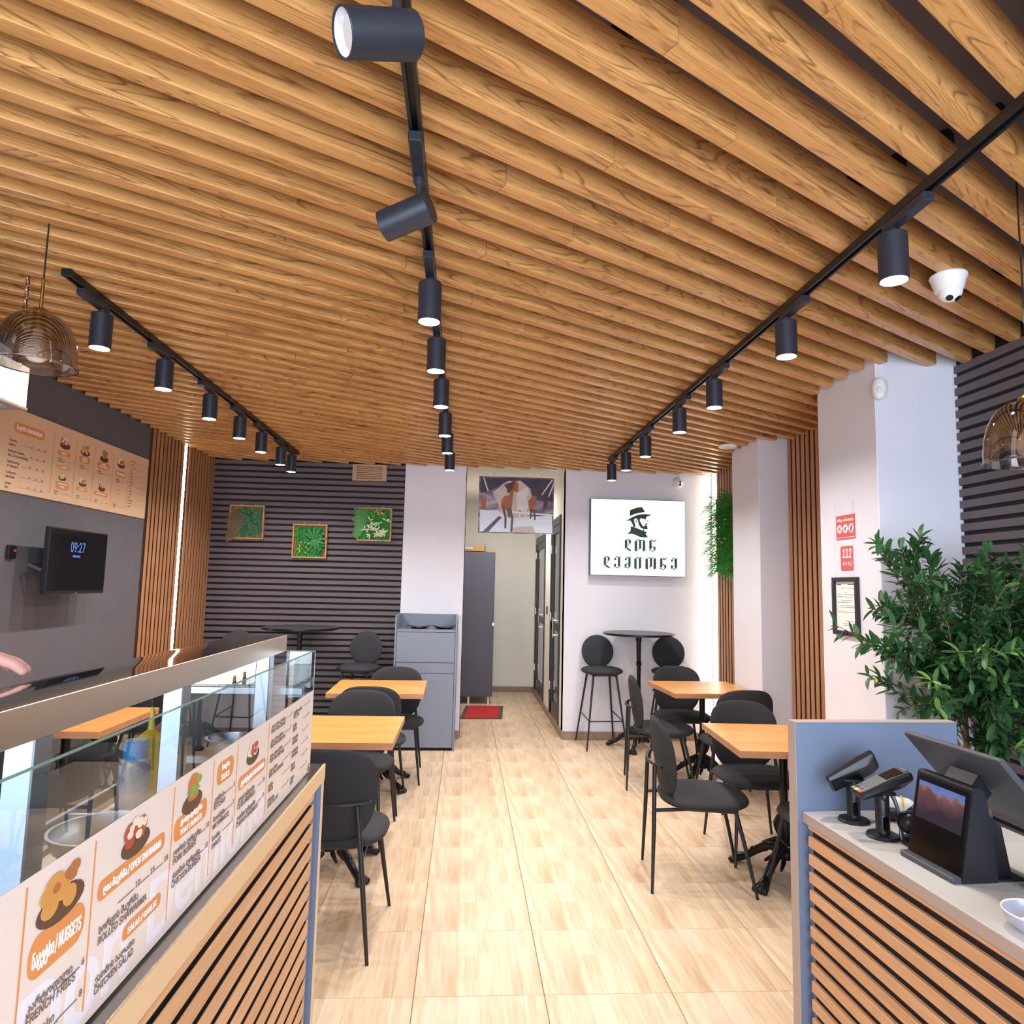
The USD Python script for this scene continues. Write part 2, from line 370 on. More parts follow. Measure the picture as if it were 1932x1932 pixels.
def screen_mat():
    g = NB(); co = g('texture_coordinate'); sp = g('separate_xyz', vector=co+'.object')
    n = g('noise_texture', vector=co+'.object', scale=22.0, detail=5.0); k = g('math', math_type='multiply', value1=n+'.fac', value2=.07)
    h = g('math', math_type='subtract', value1=sp+'.y', value2=k+'.value')
    r = g('rgb_ramp', fac=g('map_range', value=h+'.value', from_min=-.06, from_max=.08)+'.result', ramp=[(0, lin((70,56,70))), (.30, lin((120,84,86))), (.36, lin((150,110,100))), (.40, lin((120,140,200))), (.7, lin((70,104,190))), (1, lin((60,90,176)))])
    e = g('emission', color=r+'.color', strength=.8); g.done('wallpaper_screen', e+'.emission')
screen_mat()
def poster_mat():
    g = NB(); co = g('texture_coordinate'); m = g('mapping', vector=co+'.object', scale=(2.2, 5, 1)); n = g('noise_texture', vector=m+'.vector', scale=1.0, detail=6.0, distortion=1.6)
    r = g('rgb_ramp', fac=n+'.fac', ramp=[(.25, lin((40,36,52))), (.42, lin((96,84,104))), (.55, lin((150,136,150))), (.7, lin((196,190,210)))])
    p = g('principled_bsdf', base_color=r+'.color', roughness=.14); g.done('poster_print', p+'.BSDF')
poster_mat()
plain('horse_brown', (158,88,46), .16, var=.35); plain('horse_dark', (74,50,46), .16, var=.3); plain('horse_white', (214,208,212), .16, var=.12)
plain('dust_pale', (196,178,172), .16, var=.1); plain('rail_white', (222,230,244), .16, var=.06); plain('shadow_violet', (60,52,72), .16, var=.3)

# ================================================================ the setting
# ---- floor: half-metre wood-print tiles
fl = thing('floor', 'beige wood-print tiled floor', None, kind='structure')
part(fl, 'grout_bed', bx(XL-.1, 3.2, YF, YE+.1, -.10, -.0035, .001), 'grout', smooth=False, label='dark grout between the tiles')
TX, TY = -0.1511, 2.817
ti = tj = 0
def add_tile(i, j, clip=None):
    x0, x1, y0, y1 = TX+.5*i+.0012, TX+.5*i+.4988, TY+.5*j+.0010, TY+.5*j+.4990
    cx, cy = TX+.5*i+.25, TY+.5*j+.25
    X0, X1, Y0, Y1 = clip
    x0, x1, y0, y1 = max(x0, X0), min(x1, X1), max(y0, Y0), min(y1, Y1)
    if x1-x0 < .02 or y1-y0 < .02: return
    part(fl, 'tile', bx(x0-cx, x1-cx, y0-cy, y1-cy, -.008, 0, .0012), 'floor_tile_print', smooth=False, loc=(cx, cy, 0))
for j in range(-6, 9):
    for i in range(-5, 6): add_tile(i, j, (XL, XR, YF, YB))
for j in range(8, 16):
    for i in range(-1, 3): add_tile(i, j, (-.26, DX1, YB, YE))

# ---- ceiling: dark deck with a screen of slats hung under it, running aslant
cl = thing('ceiling', 'dark ceiling behind a screen of diagonal wood-look slats', None, kind='structure')
part(cl, 'deck', bx(XL-.1, XR+.5, YF-.1, YB+.06, 2.955, 3.02, .002), 'ceiling_dark', smooth=False, label='dark grey deck')
SA = math.radians(30.8); SD = np.array([math.cos(SA), math.sin(SA)]); SN = np.array([-math.sin(SA), math.cos(SA)])
SP, SW, SH, S0 = 0.13895, 0.052, 0.095, 1.035
room = Polygon([(XL, YF), (XR, YF), (XR, CY0), (CX0, CY0), (CX0, CY1), (XR, CY1), (XR, PY0), (PX0, PY0), (PX0, PY1), (XR, PY1), (XR, YB), (XL, YB)])
def run(w):
    a = np.array([0, 0])+SN*w
    l = LineString([a-SD*12, a+SD*12]).intersection(room); l = [l] if l.geom_type == 'LineString' else list(l.geoms)
    return [sorted(((np.array(q.coords[0])@SD), (np.array(q.coords[-1])@SD))) for q in l if q.length > .05]
def overlap(A, B):
    o = []
    for a in A:
        for b in B:
            s, e = max(a[0], b[0]), min(a[1], b[1])
            if e-s > .06: o.append((s, e))
    return o
def slat_mesh(l):
    r = .0045; h, w = SH, SW
    prof = Polygon([(0, h), (0, r), (r*.3, r*.3), (r, 0), (w-r, 0), (w-r*.3, r*.3), (w, r), (w, h)])
    m = trimesh.creation.extrude_polygon(prof, l, engine='earcut')               # profile xy -> local y, z ; length z -> local x
    M = np.array([[0,0,1,0],[1,0,0,0],[0,1,0,0],[0,0,0,1.0]]); m.apply_transform(M); return m
k0, k1 = -12, 48
for k in range(k0, k1):
    wf = S0+SP*k; wn = wf-SW
    for s, e in overlap(run(wn+.002), run(wf-.002)):
        s, e = s+.003, e-.003
        js = [q for q in (1.49+.55*((k*7) % 5-2)*.35, -2.4+.2*((k*3) % 4), 4.9-.3*((k*5) % 4)) if s+.5 < q < e-.5]
        ends = [s]+sorted(js)+[e]
        for a, b in zip(ends[:-1], ends[1:]):
            a += .0012 if a != s else 0; b -= .0012 if b != e else 0
            p = SN*wn+SD*a
            part(cl, 'slat', slat_mesh(b-a), 'ceiling_wood', smooth=30, loc=(p[0], p[1], ZC), rz=30.8)
for q in (0.55, 1.62, 2.75, 3.9, 5.05):                                          # carriers above the slats with their sprung teeth
    c = SD*q
    for s in range(-8, 22):
        pass
    o = SD*(q+.55); M0 = []
    for n_ in range(-10, 47):
        p = o+SN*(S0+SP*n_+.02)
        if not room.buffer(-.05).contains(Point(*p)): continue
        for dd in (-.012, .012):
            b = bx(-.004, .004, -.034, .034, ZC+SH, ZC+SH+.05, .001); b = rot(b, 30.8, (0,0,1)); M0.append(tr(b, p[0]+SD[0]*dd, p[1]+SD[1]*dd, 0))
        b = bx(-.022, .022, -.05, .05, ZC+SH+.035, ZC+SH+.07, .001); M0.append(tr(rot(b, 30.8, (0,0,1)), p[0], p[1], 0))
    if M0: part(cl, 'carrier_rail', M0, 'rail_black', smooth=False, label='black carrier rail above the slats')

# ---- walls
wl = thing('wall_left', 'dark grey left wall ending in vertical wood slat panels', None, kind='structure')
part(wl, 'plaster', bx(XL-.1, XL, YF, YB, 0, 3.0, .001), 'wall_grey', smooth=False)
def panel_slats(parent, x, y0, y1, side, pitch=.0715, wd=.049, th=.020, z1=2.86):
    n = int(round((y1-y0)/pitch)); cs = [y0+(i+.5)*(y1-y0)/n for i in range(n)]
    part(parent, 'slat_backing', [bx(x, x+side*.006, y0, y1, 0, z1, .001)]+[bx(x+side*.005, x+side*(th-.0035), c-wd/2+.001, c+wd/2-.001, 0, z1-.002, .0005) for c in cs], 'groove_brown', smooth=False, label='dark brown backing and slat cores')
    for c in cs: part(parent, 'panel_slat', bx(x+side*(th-.0034), x+side*th, c-wd/2, c+wd/2, 0, z1, .001), 'panel_wood', smooth=False)
panel_slats(wl, XL, 5.82, 6.478, 1)
panel_slats(wl, XL, 6.575, YB+.019, 1)
wb = thing('wall_back', 'back wall, half dark horizontal slats and half white', None, kind='structure')
SX = -.66
part(wb, 'plaster', [bx(XL, DX0, YB+.03, YB+.15, 0, 3.0, .001), bx(SX, DX0, YB, YB+.04, 0, 3.0, .001)], 'wall_white', smooth=False)
part(wb, 'plaster', bx(DX1, XR+.3, YB, YB+.12, 0, 3.0, .001), 'wall_white', smooth=False)
def dark_slats(parent, M_, u0, u1, n=46, pitch=.0612, sh=.040, th=.018, skip=0.0):
    """horizontal slats in the plane M_ between u0 and u1"""
    part(parent, 'slat_backing', T(bx(u0, u1, 0, 2.95, -.004, .001, .0005), M_), 'slat_backing', smooth=False, label='black backing behind the slats')
    for i in range(n):
        z = skip+i*pitch
        part(parent, 'wall_slat', T(bx(u0, u1, z, z+sh, 0, th, .002), M_), 'slat_dark', smooth=False)
dark_slats(wb, on_back(0, 0, YB+.02), XL, SX-.004)
wr = thing('wall_right', 'right wall with dark horizontal slats in front and wood slat panels further in', None, kind='structure')
part(wr, 'plaster', bx(XR, XR+.1, YF, YB, 0, 3.0, .001), 'wall_white', smooth=False)
dark_slats(wr, on_right(0, 0, XR+.0), -CY0+.004, 1.0)
panel_slats(wr, XR, CY1, PY0, -1, pitch=.074, wd=.05)
panel_slats(wr, XR, PY1, 7.04, -1, pitch=.074, wd=.05)
wc = thing('wall_column', 'white square column on the right wall carrying red signs', None, kind='structure')
part(wc, 'plaster', bx(CX0, XR+.01, CY0, CY1, 0, 3.0, .004), 'wall_white', smooth=False)
wp = thing('wall_pillar', 'white pillar on the right wall further in', None, kind='structure')
part(wp, 'plaster', bx(PX0, XR+.01, PY0, PY1, 0, 3.0, .004), 'wall_white', smooth=False)
# front wall behind the camera: frames round the shop window
wf_ = thing('wall_front', 'front wall with the shop window opening behind the viewer', None, kind='structure')
part(wf_, 'plaster', [bx(XL, XR, YF-.12, YF, 2.72, 3.0, .001), bx(XL-.1, XL+.1, YF-.12, YF, 0, 2.8, .001), bx(XR-.1, XR+.1, YF-.12, YF, 0, 2.8, .001)], 'wall_grey', smooth=False)
w1 = thing('window_1', 'shop front window frame behind the viewer', None, kind='structure')
part(w1, 'window_frame', [bx(x-.03, x+.03, YF-.09, YF-.03, 0, 2.72, .003) for x in (-2.5, -.83, .83, 2.5)]+[bx(-2.5, 2.5, YF-.09, YF-.03, z-.03, z+.03, .003) for z in (.05, 2.69)], 'door_frame_dark', smooth=False)
# corridor
wcl = thing('wall_corridor', 'cream walls of the narrow service corridor', None, kind='structure')
part(wcl, 'plaster', [bx(-.38, -.26, YB+.1, YE, 0, 3.0, .001), bx(-.38, DX1+.1, YE, YE+.1, 0, 3.0, .001), bx(-.3, DX0, YB+.04, YB+.15, 0, 3.0, .001)], 'wall_cream', smooth=False)
D1, D2 = (7.55, 8.33), (9.0, 10.12)
part(wcl, 'plaster', [bx(DX1, DX1+.1, a, b, 0, 3.0, .001) for a, b in ((YB+.001, D1[0]-.03), (D1[1]+.03, D2[0]-.03), (D2[1]+.03, YE))]+[bx(DX1, DX1+.1, D1[0]-.04, D1[1]+.04, 2.36, 3.0, .001), bx(DX1, DX1+.1, D2[0]-.04, D2[1]+.04, 2.26, 3.0, .001)], 'wall_cream', smooth=False)
part(wcl, 'corridor_ceiling', bx(-.38, DX1+.1, YB+.07, YE+.1, 2.80, 2.9, .001), 'wall_cream', smooth=False)
part(wcl, 'light_switch', T(ext(rrect(-.035, -.05, .035, .05, .01), .012), on_right(-8.70*0, 1.26, DX1)).apply_translation((0, 8.70, 0)), 'plastic_black', label='dark wall switch')
for i, (y0, y1, zt) in enumerate(((D1[0], D1[1], 2.33), (D2[0], D2[1], 2.23))):
    d = thing('door_%d' % (i+1), 'dark aluminium glazed door in the corridor', None, kind='structure')
    x0, x1 = DX1-.012, DX1+.05
    part(d, 'door_frame', [bx(x0, x1, y0-.03, y0+.05, .085, zt, .004), bx(x0, x1, y1-.05, y1+.03, .085, zt, .004), bx(x0, x1, y0, y1, zt-.07, zt+.02, .004)], 'door_frame_dark', smooth=False)
    dl_ = part(d, 'door_leaf', [bx(x0+.01, x1-.01, y0+.05, y0+.13, .095, zt-.07, .003), bx(x0+.01, x1-.01, y1-.13, y1-.05, .095, zt-.07, .003), bx(x0+.01, x1-.01, y0+.05, y1-.05, zt-.16, zt-.07, .003), bx(x0+.01, x1-.01, y0+.05, y1-.05, .095, .25, .003), bx(x0+.01, x1-.01, y0+.05, y1-.05, 1.06, 1.14, .003)], 'door_frame_dark', smooth=False)
    part(dl_, 'door_glass', bx(x0+.025, x1-.02, y0+.12, y1-.12, .24, zt-.15, .001), 'door_glass', smooth=False)
    part(dl_, 'door_handle', [tube([(x0-.05, y0+.09, 1.0), (x0-.05, y0+.09, 1.22)], .01), bx(x0-.05, x0+.02, y0+.08, y0+.10, 1.02, 1.04), bx(x0-.05, x0+.02, y0+.08, y0+.10, 1.18, 1.20)], 'steel')
    part(dl_, 'hinge', [bx(x0-.012, x0+.01, y1-.05, y1-.01, z-.05, z+.05, .004) for z in (.4, 1.2, 2.0)], 'steel')
def skirting(name, m): data(part(None, name, m, 'baseboard_taupe', smooth=False), 'taupe skirting board along the foot of the wall', None, kind='structure')
skirting('baseboard_back', [bx(DX1+.001, XR-.02, YB-.014, YB+.01, 0, .08, .003), bx(SX+.001, DX0+.004, YB-.014, YB+.01, 0, .08, .003)])
skirting('baseboard_corridor', [bx(DX1-.013, DX1+.01, YB-.014, D1[0]-.03, 0, .08, .003), bx(DX1-.013, DX1+.05, D1[0]-.03, YE, 0, .082, .003), bx(-.26, DX1, YE-.013, YE+.01, 0, .08, .003)])
skirting('baseboard_column', [bx(CX0-.012, CX0+.02, CY0-.012, CY1, 0, .08, .003), bx(CX0-.012, XR, CY0-.012, CY0+.02, 0, .08, .003)])
tr1 = part(None, 'trim_1', bx(DX0-.006, DX0+.006, YB+.05, YB+.16, 0, 2.8, .001), 'groove_brown', smooth=False); data(tr1, 'dark brown edge strip of the corridor opening', None, kind='structure')

# ---- LED lines
ld = thing('led_strip', 'vertical white LED line between the two wood slat panels on the left wall', 'light strip', group=None)
part(ld, 'channel', bx(XL, XL+.004, 6.484, 6.566, 0, 2.86, .0005), 'white_paint', smooth=False)
part(ld, 'diffuser', bx(XL+.004, XL+.012, 6.500, 6.548, .02, 2.85, .001), 'led', smooth=False, label='glowing diffuser')
ld2 = thing('led_strip', 'vertical white LED line in the right back corner near the green plant', 'light strip')
part(ld2, 'channel', bx(XR-.004, XR, 7.05, YB-.005, 0, 2.86, .0005), 'white_paint', smooth=False)
part(ld2, 'diffuser', [bx(XR-.014, XR-.004, 7.085, 7.125, .02, 2.85, .001), bx(XR-.014, XR-.004, 7.155, 7.185, .02, 2.85, .001)], 'led', smooth=False, label='glowing diffuser')

# ================================================================ track lights
def track(x, y0, y1, label):
    t = thing('track_rail', label, 'light track', (x, 0, 0), group='ceiling light tracks')
    part(t, 'rail_body', [bx(-.0175, .0175, y0, y1, ZC-.008, ZC, .001), bx(-.0175, -.008, y0, y1, ZC-.030, ZC-.006, .001), bx(.008, .0175, y0, y1, ZC-.030, ZC-.006, .001)], 'rail_black', smooth=False)
    part(t, 'end_cap', [bx(-.019, .019, y-.008, y+.008, ZC-.031, ZC, .002) for y in (y0, y1)], 'rail_black', smooth=False)
XTL, XTC, XTR = -1.635, -.167, 1.343
track(XTL, 2.775, 6.62, 'black ceiling light track running along the left side')
track(XTC, .2, 7.06, 'black ceiling light track running along the middle, with two tilted spotlights')
track(XTR, .2, 6.42, 'black ceiling light track running along the right side')
def head(x, y, label, tilt=None, group=None):
    """track spotlight: adapter box on the rail, neck, cylinder with a lens"""
    s = thing('track_spotlight', label, 'spotlight', (x, y, ZC-.030), group='black track spotlights')
    part(s, 'adapter', [bx(-.0185, .0185, -.125, .085, -.030, -.001, .003)]+[bx(-.012+.006*i, -.010+.006*i, -.1262, -.124, -.025, -.010, .0003) for i in range(5)], 'lamp_black', smooth=False)
    part(s, 'neck', lathe([(0,-.030),(.017,-.030),(.017,-.037),(.009,-.041),(.009,-.075),(0,-.075)] if tilt is None else [(0,-.030),(.017,-.030),(.017,-.042),(.010,-.050),(.010,-.118),(0,-.118)], 16, (0,.055,0)), 'lamp_black'); part(s, 'yoke', bx(-.0455, -.0435, .049, .061, -.10, -.047, .0005) if tilt is None else bx(-.006, .006, .047, .063, -.135, -.075, .002), 'lamp_black')
    L, R = .156, .0445
    prof_o = [(0, 0), (R-.004, 0), (R, -.004), (R, -L+.001), (R-.001, -L), (R-.0035, -L), (R-.0035, -L+.03), (0, -L+.03)]
    body = lathe(prof_o[::-1], 32); lens = lathe([(0, -L+.018), (R-.012, -L+.018)], 12); lens = lens if lens.face_normals[0][2] < 0 else trimesh.Trimesh(lens.vertices, lens.faces[:, ::-1], process=False)
    ring = lathe([(R-.012, -L+.026), (R-.004, -L+.004), (R-.0055, -L+.003), (R-.014, -L+.024)], 24)
    M = trimesh.transformations.translation_matrix((0, .055, -.045))
    if tilt is not None:
        d = np.asarray(tilt, float); d /= np.linalg.norm(d)                          # where the lamp points
        A = trimesh.geometry.align_vectors((0,0,-1), d)
        M = trimesh.transformations.translation_matrix((0, .055, -.130)) @ A @ trimesh.transformations.translation_matrix((0, 0, .042))
    part(s, 'housing', T(body, M), 'lamp_black'); part(s, 'reflector', T(ring, M), 'lamp_inner'); part(s, 'lens', T(lens, M), 'lens' if tilt is None else 'lens_dim')
    return s
words = ['nearest', 'second', 'third', 'fourth', 'fifth', 'sixth', 'seventh', 'eighth']
def col_label(i, n, where): return 'black cylinder spotlight on the %s track, %s' % (where, ('nearest the camera' if i == 0 else 'farthest from the camera' if i == n-1 else words[i]+' from the camera'))
LH = [3.06, 3.705, 4.37, 4.95, 5.47, 6.05, 6.42]
for i, y in enumerate(LH): head(XTL, y-.055, col_label(i, 7, 'left'))
RH = [2.035, 2.78, 3.64, 4.265, 5.11, 5.75, 6.33]
for i, y in enumerate(RH): head(XTR, y-.055, col_label(i, 7, 'right'))
head(XTC, 1.205, 'black cylinder spotlight turned level to point left, largest in view', tilt=(-.82, -.43, -.385))
head(XTC, 1.853, 'black cylinder spotlight on the middle track tilted down to the left', tilt=(-.905, .34, -.26))
CH = [2.57, 3.19, 3.85, 4.62, 5.24, 6.04]
for i, y in enumerate(CH): head(XTC, y-.055, 'upright black spotlight on the middle track, %s' % ('nearest the camera' if i == 0 else 'farthest from the camera' if i == 5 else words[i]+' upright one from the camera'))

# ================================================================ tables
def claw_base(H, scale=1.0, n=4, bulge=True, ring=()):
    prof = [(0,.10),(.036,.10),(.042,.13),(.034,.16),(.036,.19),(.028,.20)]
    if bulge: prof += [(.030,.215),(.046,.25),(.050,.285),(.042,.315),(.030,.335),(.038,.345),(.038,.36),(.026,.372)]
    else: prof += [(.022,.24)]
    top = [(.024,H-.06),(.03,H-.05),(.03,H-.012),(0,H-.012)]
    body = prof+[(.022,.40 if bulge else .30)]
    for z in ring: body += [(.020,z-.025),(.028,z-.018),(.028,z-.01),(.021,z-.004),(.030,z+.006),(.021,z+.016)]
    col = lathe([(r*scale, z) for r, z in body+top], 24)
    ribs = []
    if bulge:
        for i in range(12):
            a = i*math.pi/6; ribs.append(tube([(.034*math.cos(a), .034*math.sin(a), .225), (.051*math.cos(a), .051*math.sin(a), .26), (.053*math.cos(a), .053*math.sin(a), .285), (.034*math.cos(a), .034*math.sin(a), .325)], .0055, 6))
    legs = []
    for i in range(n):
        P = [(.02,0,.155),(.09,0,.150),(.16,0,.105),(.225,0,.055),(.275,0,.034)]
        m = [chain(P, [.032,.027,.023,.020,.026])]
        m += [bone((.265,0,.04),(.305,dy,.018),.020,.0175) for dy in (-.026, 0, .026)]
        m += [bone((.05,0,.19),(.12,0,.155),.014,.010), ball((.185,0,.10),.017), ball((.115,0,.13),.025)]
        m += [bone((.06,dy,.10),(.10,dy*1.2,.07),.014,.008) for dy in (-.02,.02)]
        legs.append(rot(cat_(m), 360/n*i+45, (0,0,1)))
    return cat_([col]+ribs), legs
def make_table(label, sx=.71, sy=.72):
    t = thing('cafe_table', label, 'table', group='square wood tables')
    part(t, 'tabletop', bx(-sx/2, sx/2, -sy/2, sy/2, .7465, .75, .001), 'table_wood', smooth=False)
    part(t, 'edge_band', bx(-sx/2, sx/2, -sy/2, sy/2, .714, .7464, .001), 'table_edge_wood', smooth=False)
    col, legs = claw_base(.714)
    part(t, 'column', col, 'cast_black'); part(t, 'top_plate', bx(-.16, .16, -.16, .16, .702, .7135, .003), 'cast_black', smooth=False)
    for l in legs: part(t, 'claw_leg', l, 'cast_black')
    return t
TB_ = [(-.70, 4.01, 0, 'square wood table behind the left display counter, on the aisle'), (-.645, 5.59, 1, 'square wood table on the left of the aisle near the grey bin cabinet'),
       (1.800, 3.868, -4, 'square wood table on the right, half hidden by the till counter'), (2.0, 5.77, 2, 'square wood table on the right beside the white pillar'),
       (-2.25, 4.22, 0, 'square wood table by the grey left wall, seen through the display counter'), (-2.25, 5.93, 0, 'square wood table by the left wall below the LED line')]
t0 = make_table(TB_[0][3]); move(t0, (TB_[0][0], TB_[0][1], 0), TB_[0][2])
for x, y, r, l in TB_[1:]: dup(t0, (x, y, 0), r, l)
def make_bar_table(label):
    t = thing('bar_table', label, 'bar table', group='round black bar tables')
    part(t, 'tabletop', lathe([(0,1.094),(.340,1.094),(.350,1.098),(.352,1.106),(.350,1.117),(.345,1.120),(0,1.120)], 64), 'bar_top')
    part(t, 'rim', lathe([(.345,1.096),(.354,1.098),(.356,1.106),(.354,1.115),(.350,1.117)], 64), 'cast_black')
    col, legs = claw_base(1.094, 1.0, 4, False, (.52, .82))
    part(t, 'column', col, 'cast_black'); part(t, 'top_plate', bx(-.12, .12, -.12, .12, 1.082, 1.0935, .003), 'cast_black', smooth=False)
    for l in legs: part(t, 'claw_leg', l, 'cast_black')
    return t
b0 = make_bar_table('tall round black bar table under the light box sign'); move(b0, (1.745, 6.88, 0), 20)
dup(b0, (-1.575, 6.86, 0), 20, 'tall round black bar table before the dark slatted back wall')

# ================================================================ chairs
def make_chair(label):
    c = thing('dining_chair', label, 'chair', group='black dining chairs')
    seat = tr(pad(.238, .238, .075, 2.7, 48, 8, -.06), 0, .03, .440); part(c, 'seat', seat, 'chair_fabric', smooth=50)
    b = pad(.236, .212, .050, 2.7, 48, 8, .16); v = b.vertices.copy()
    v[:, 2] += .62*v[:, 0]**2/.5                                                  # the shell wraps round the sitter
    P = np.stack([v[:, 0], v[:, 2], v[:, 1]], 1); b = trimesh.Trimesh(P, b.faces[:, ::-1], process=False)
    b = rot(b, 9, (1,0,0)); b = tr(b, 0, -.205, .640); part(c, 'backrest', b, 'chair_fabric', smooth=50)
    for s in (-1, 1):
        part(c, 'leg', tube([(s*.178, .165, .425), (s*.20, .215, .22), (s*.228, .262, .0)], [.0115, .0105, .0075], 10), 'black_metal')
        part(c, 'leg', tube([(s*.150, -.247, .622), (s*.186, -.255, .32), (s*.222, -.268, .0)], [.0115, .0115, .0075], 10), 'black_metal')
    part(c, 'back_bracket', [tube([(x, -.268+.62*x*x/.5*1.0-.0, .622+.10*x*x) for x in np.linspace(-.205, .205, 15)], .0085, 8)]+[rot(lathe([(0,-.006),(.012,-.006),(.012,.006),(0,.006)], 14), 90, (1,0,0)).apply_translation((0, -.272, .622))], 'black_metal')
    part(c, 'seat_frame', [bx(-.19, .19, .15, .18, .402, .416, .002), bx(-.16, .16, -.10, -.07, .402, .416, .002)]+[tube([(s*.178, .165, .409), (s*.165, -.08, .409), (s*.178, -.252, .40)], .010, 8) for s in (-1, 1)], 'black_metal')
    return c
CH_ = [(-.565, 3.32, -3, 'black chair beside the display counter with its back to the camera, nearest on the left'),
       (-.66, 4.52, 176, 'black chair facing the camera behind the table next to the display counter'),
       (-.64, 5.14, 0, 'black chair with its back to the camera before the table near the bin cabinet'),
       (-.55, 5.84, 182, 'black chair facing the camera between the wood table and the bin cabinet'),
       (1.303, 3.863, -98, 'black chair turned sideways on the aisle, largest chair in view on the right'),
       (1.60, 5.64, -101, 'black chair turned sideways on the aisle at the table beside the pillar'),
       (1.80, 4.26, 180, 'black chair facing the camera at the far side of the half-hidden right table'),
       (2.05, 5.18, 2, 'black chair with its back to the camera before the table beside the pillar'),
       (1.96, 6.20, 178, 'black chair facing the camera at the table beside the pillar, near the bar stool'),
       (1.865, 3.45, 3, 'black chair mostly hidden by the left end of the till counter'),
       (-2.28, 3.58, 3, 'black chair seen through the glass, nearest of those by the grey wall'),
       (-2.28, 4.72, 180, 'black chair facing the camera by the grey wall, seen behind the glass case'),
       (-2.28, 5.42, 0, 'black chair before the table below the left LED line')]
c0 = make_chair(CH_[0][3]); move(c0, (CH_[0][0], CH_[0][1], 0), CH_[0][2])
for x, y, r, l in CH_[1:]: dup(c0, (x, y, 0), r, l)
def make_stool(label):
    c = thing('bar_stool', label, 'bar stool', group='round-backed bar stools')
    part(c, 'seat', tr(pad(.205, .200, .075, 2.4, 44, 8), 0, .02, .735), 'stool_fabric', smooth=50)
    b = pad(.168, .168, .045, 2.0, 44, 8); v = b.vertices; P = np.stack([v[:, 0], v[:, 2]+.5*v[:, 0]**2, v[:, 1]], 1)
    part(c, 'backrest', tr(rot(trimesh.Trimesh(P, b.faces[:, ::-1], process=False), 7, (1,0,0)), 0, -.165, .905), 'stool_fabric', smooth=50)
    for s in (-1, 1):
        part(c, 'leg', tube([(s*.115, .135, .705), (s*.20, .235, 0)], [.011, .0075], 10), 'black_metal')
        part(c, 'leg', tube([(s*.115, -.115, .705), (s*.198, -.240, 0)], [.011, .0075], 10), 'black_metal')
    z = .27; f = 1-z/.705; xa, ya, yb = .20-.085*(1-f)*1.0, .235-.10*(1-f), -.240+.125*(1-f)
    part(c, 'footrest', [tube([(-xa-.01, ya, z), (xa+.01, ya, z)], .006, 8)]+[tube([(s*xa, ya, z), (s*xa, yb, z+.035)], .006, 8) for s in (-1, 1)], 'black_metal')
    part(c, 'seat_frame', [bx(-.13, .13, y-.012, y+.012, .694, .705, .002) for y in (.135, -.115)]+[bx(x-.01, x+.01, -.12, .14, .694, .705, .002) for x in (-.115, .115)], 'black_metal', smooth=False)
    return c
s0 = make_stool('black round-backed bar stool against the white wall, left of the bar table'); move(s0, (1.387, 6.975, 0), 184)
dup(s0, (2.10, 6.95, 0), 176, 'black round-backed bar stool right of the bar table under the sign')
dup(s0, (-1.00, 6.92, 0), 168, 'grey-black bar stool before the dark slats, left of the bin cabinet')
dup(s0, (-2.14, 6.75, 0), 190, 'bar stool at the left bar table, seen behind the display counter glass')

# ================================================================ bin cabinet with two bowls, corridor things
gc = thing('bin_cabinet', 'tall blue-grey waste cabinet with a flap and a tray shelf', 'cabinet')
x0, x1, y0, y1 = -.655, -.062, 6.70, YB-.002
part(gc, 'body', [bx(x0, x0+.018, y0, y1, .0, 1.252, .002), bx(x1-.018, x1, y0, y1, .0, 1.252, .002), bx(x0+.018, x1-.018, y0+.03, y1-.02, .05, 1.10, .002)], 'cabinet_grey', smooth=False)
part(gc, 'tray_shelf', bx(x0+.018, x1-.018, y0+.005, y1-.018, 1.10, 1.122, .002), 'cabinet_grey', smooth=False)
part(gc, 'back_panel', bx(x0+.018, x1-.018, y1-.018, y1, 1.0, 1.252, .002), 'cabinet_grey', smooth=False)
part(gc, 'flap_door', bx(x0+.020, x1-.020, y0+.004, y0+.024, .815, 1.096, .003), 'cabinet_grey', smooth=False)
part(gc, 'rail_panel', bx(x0+.020, x1-.020, y0+.006, y0+.026, .715, .811, .003), 'cabinet_grey', smooth=False)
part(gc, 'lower_door', bx(x0+.020, x1-.020, y0+.004, y0+.024, .03, .711, .003), 'cabinet_grey', smooth=False)
part(gc, 'plinth', bx(x0+.02, x1-.02, y0+.03, y1-.02, 0, .05, .002), 'slat_backing', smooth=False)
def bowl(x, y, l, r):
    t = thing('serving_bowl', l, 'bowl', (x, y, 1.1225), r, group='black serving bowls')
    n = 8; V = []; a = np.arange(n)*2*np.pi/n
    for rr, z, dz in ((.055, 0, 0), (.105, .022, .012), (.101, .026, .012), (.053, .006, 0)):
        V.append(np.stack([rr*1.15*np.cos(a), rr*np.sin(a), z+dz*np.cos(2*a)], 1))
    V = np.vstack(V); F = []
    for i in range(3):
        for j in range(n): k = (j+1) % n; F += [(i*n+j, i*n+k, (i+1)*n+k), (i*n+j, (i+1)*n+k, (i+1)*n+j)]
    F += [(0, j+1, j) for j in range(1, n-1)]+[(3*n, 3*n+j, 3*n+j+1) for j in range(1, n-1)]
    part(t, 'shell', trimesh.Trimesh(V, F, process=False), 'plastic_black', smooth=False)
bowl(-.44, 6.90, 'black faceted bowl on the bin cabinet shelf, left one', 0)
bowl(-.195, 6.90, 'black faceted bowl on the bin cabinet shelf, right one', 20)
tc = thing('tall_cupboard', 'tall dark grey cupboard on metal feet in the corridor', 'cupboard')
part(tc, 'body', bx(-.20, .395, 9.302, 9.86, .095, 2.0, .004), 'cabinet_dark', smooth=False)
tl_ = part(tc, 'door_leaf', bx(-.197, .392, 9.284, 9.300, .10, 1.995, .003), 'cabinet_dark', smooth=False)
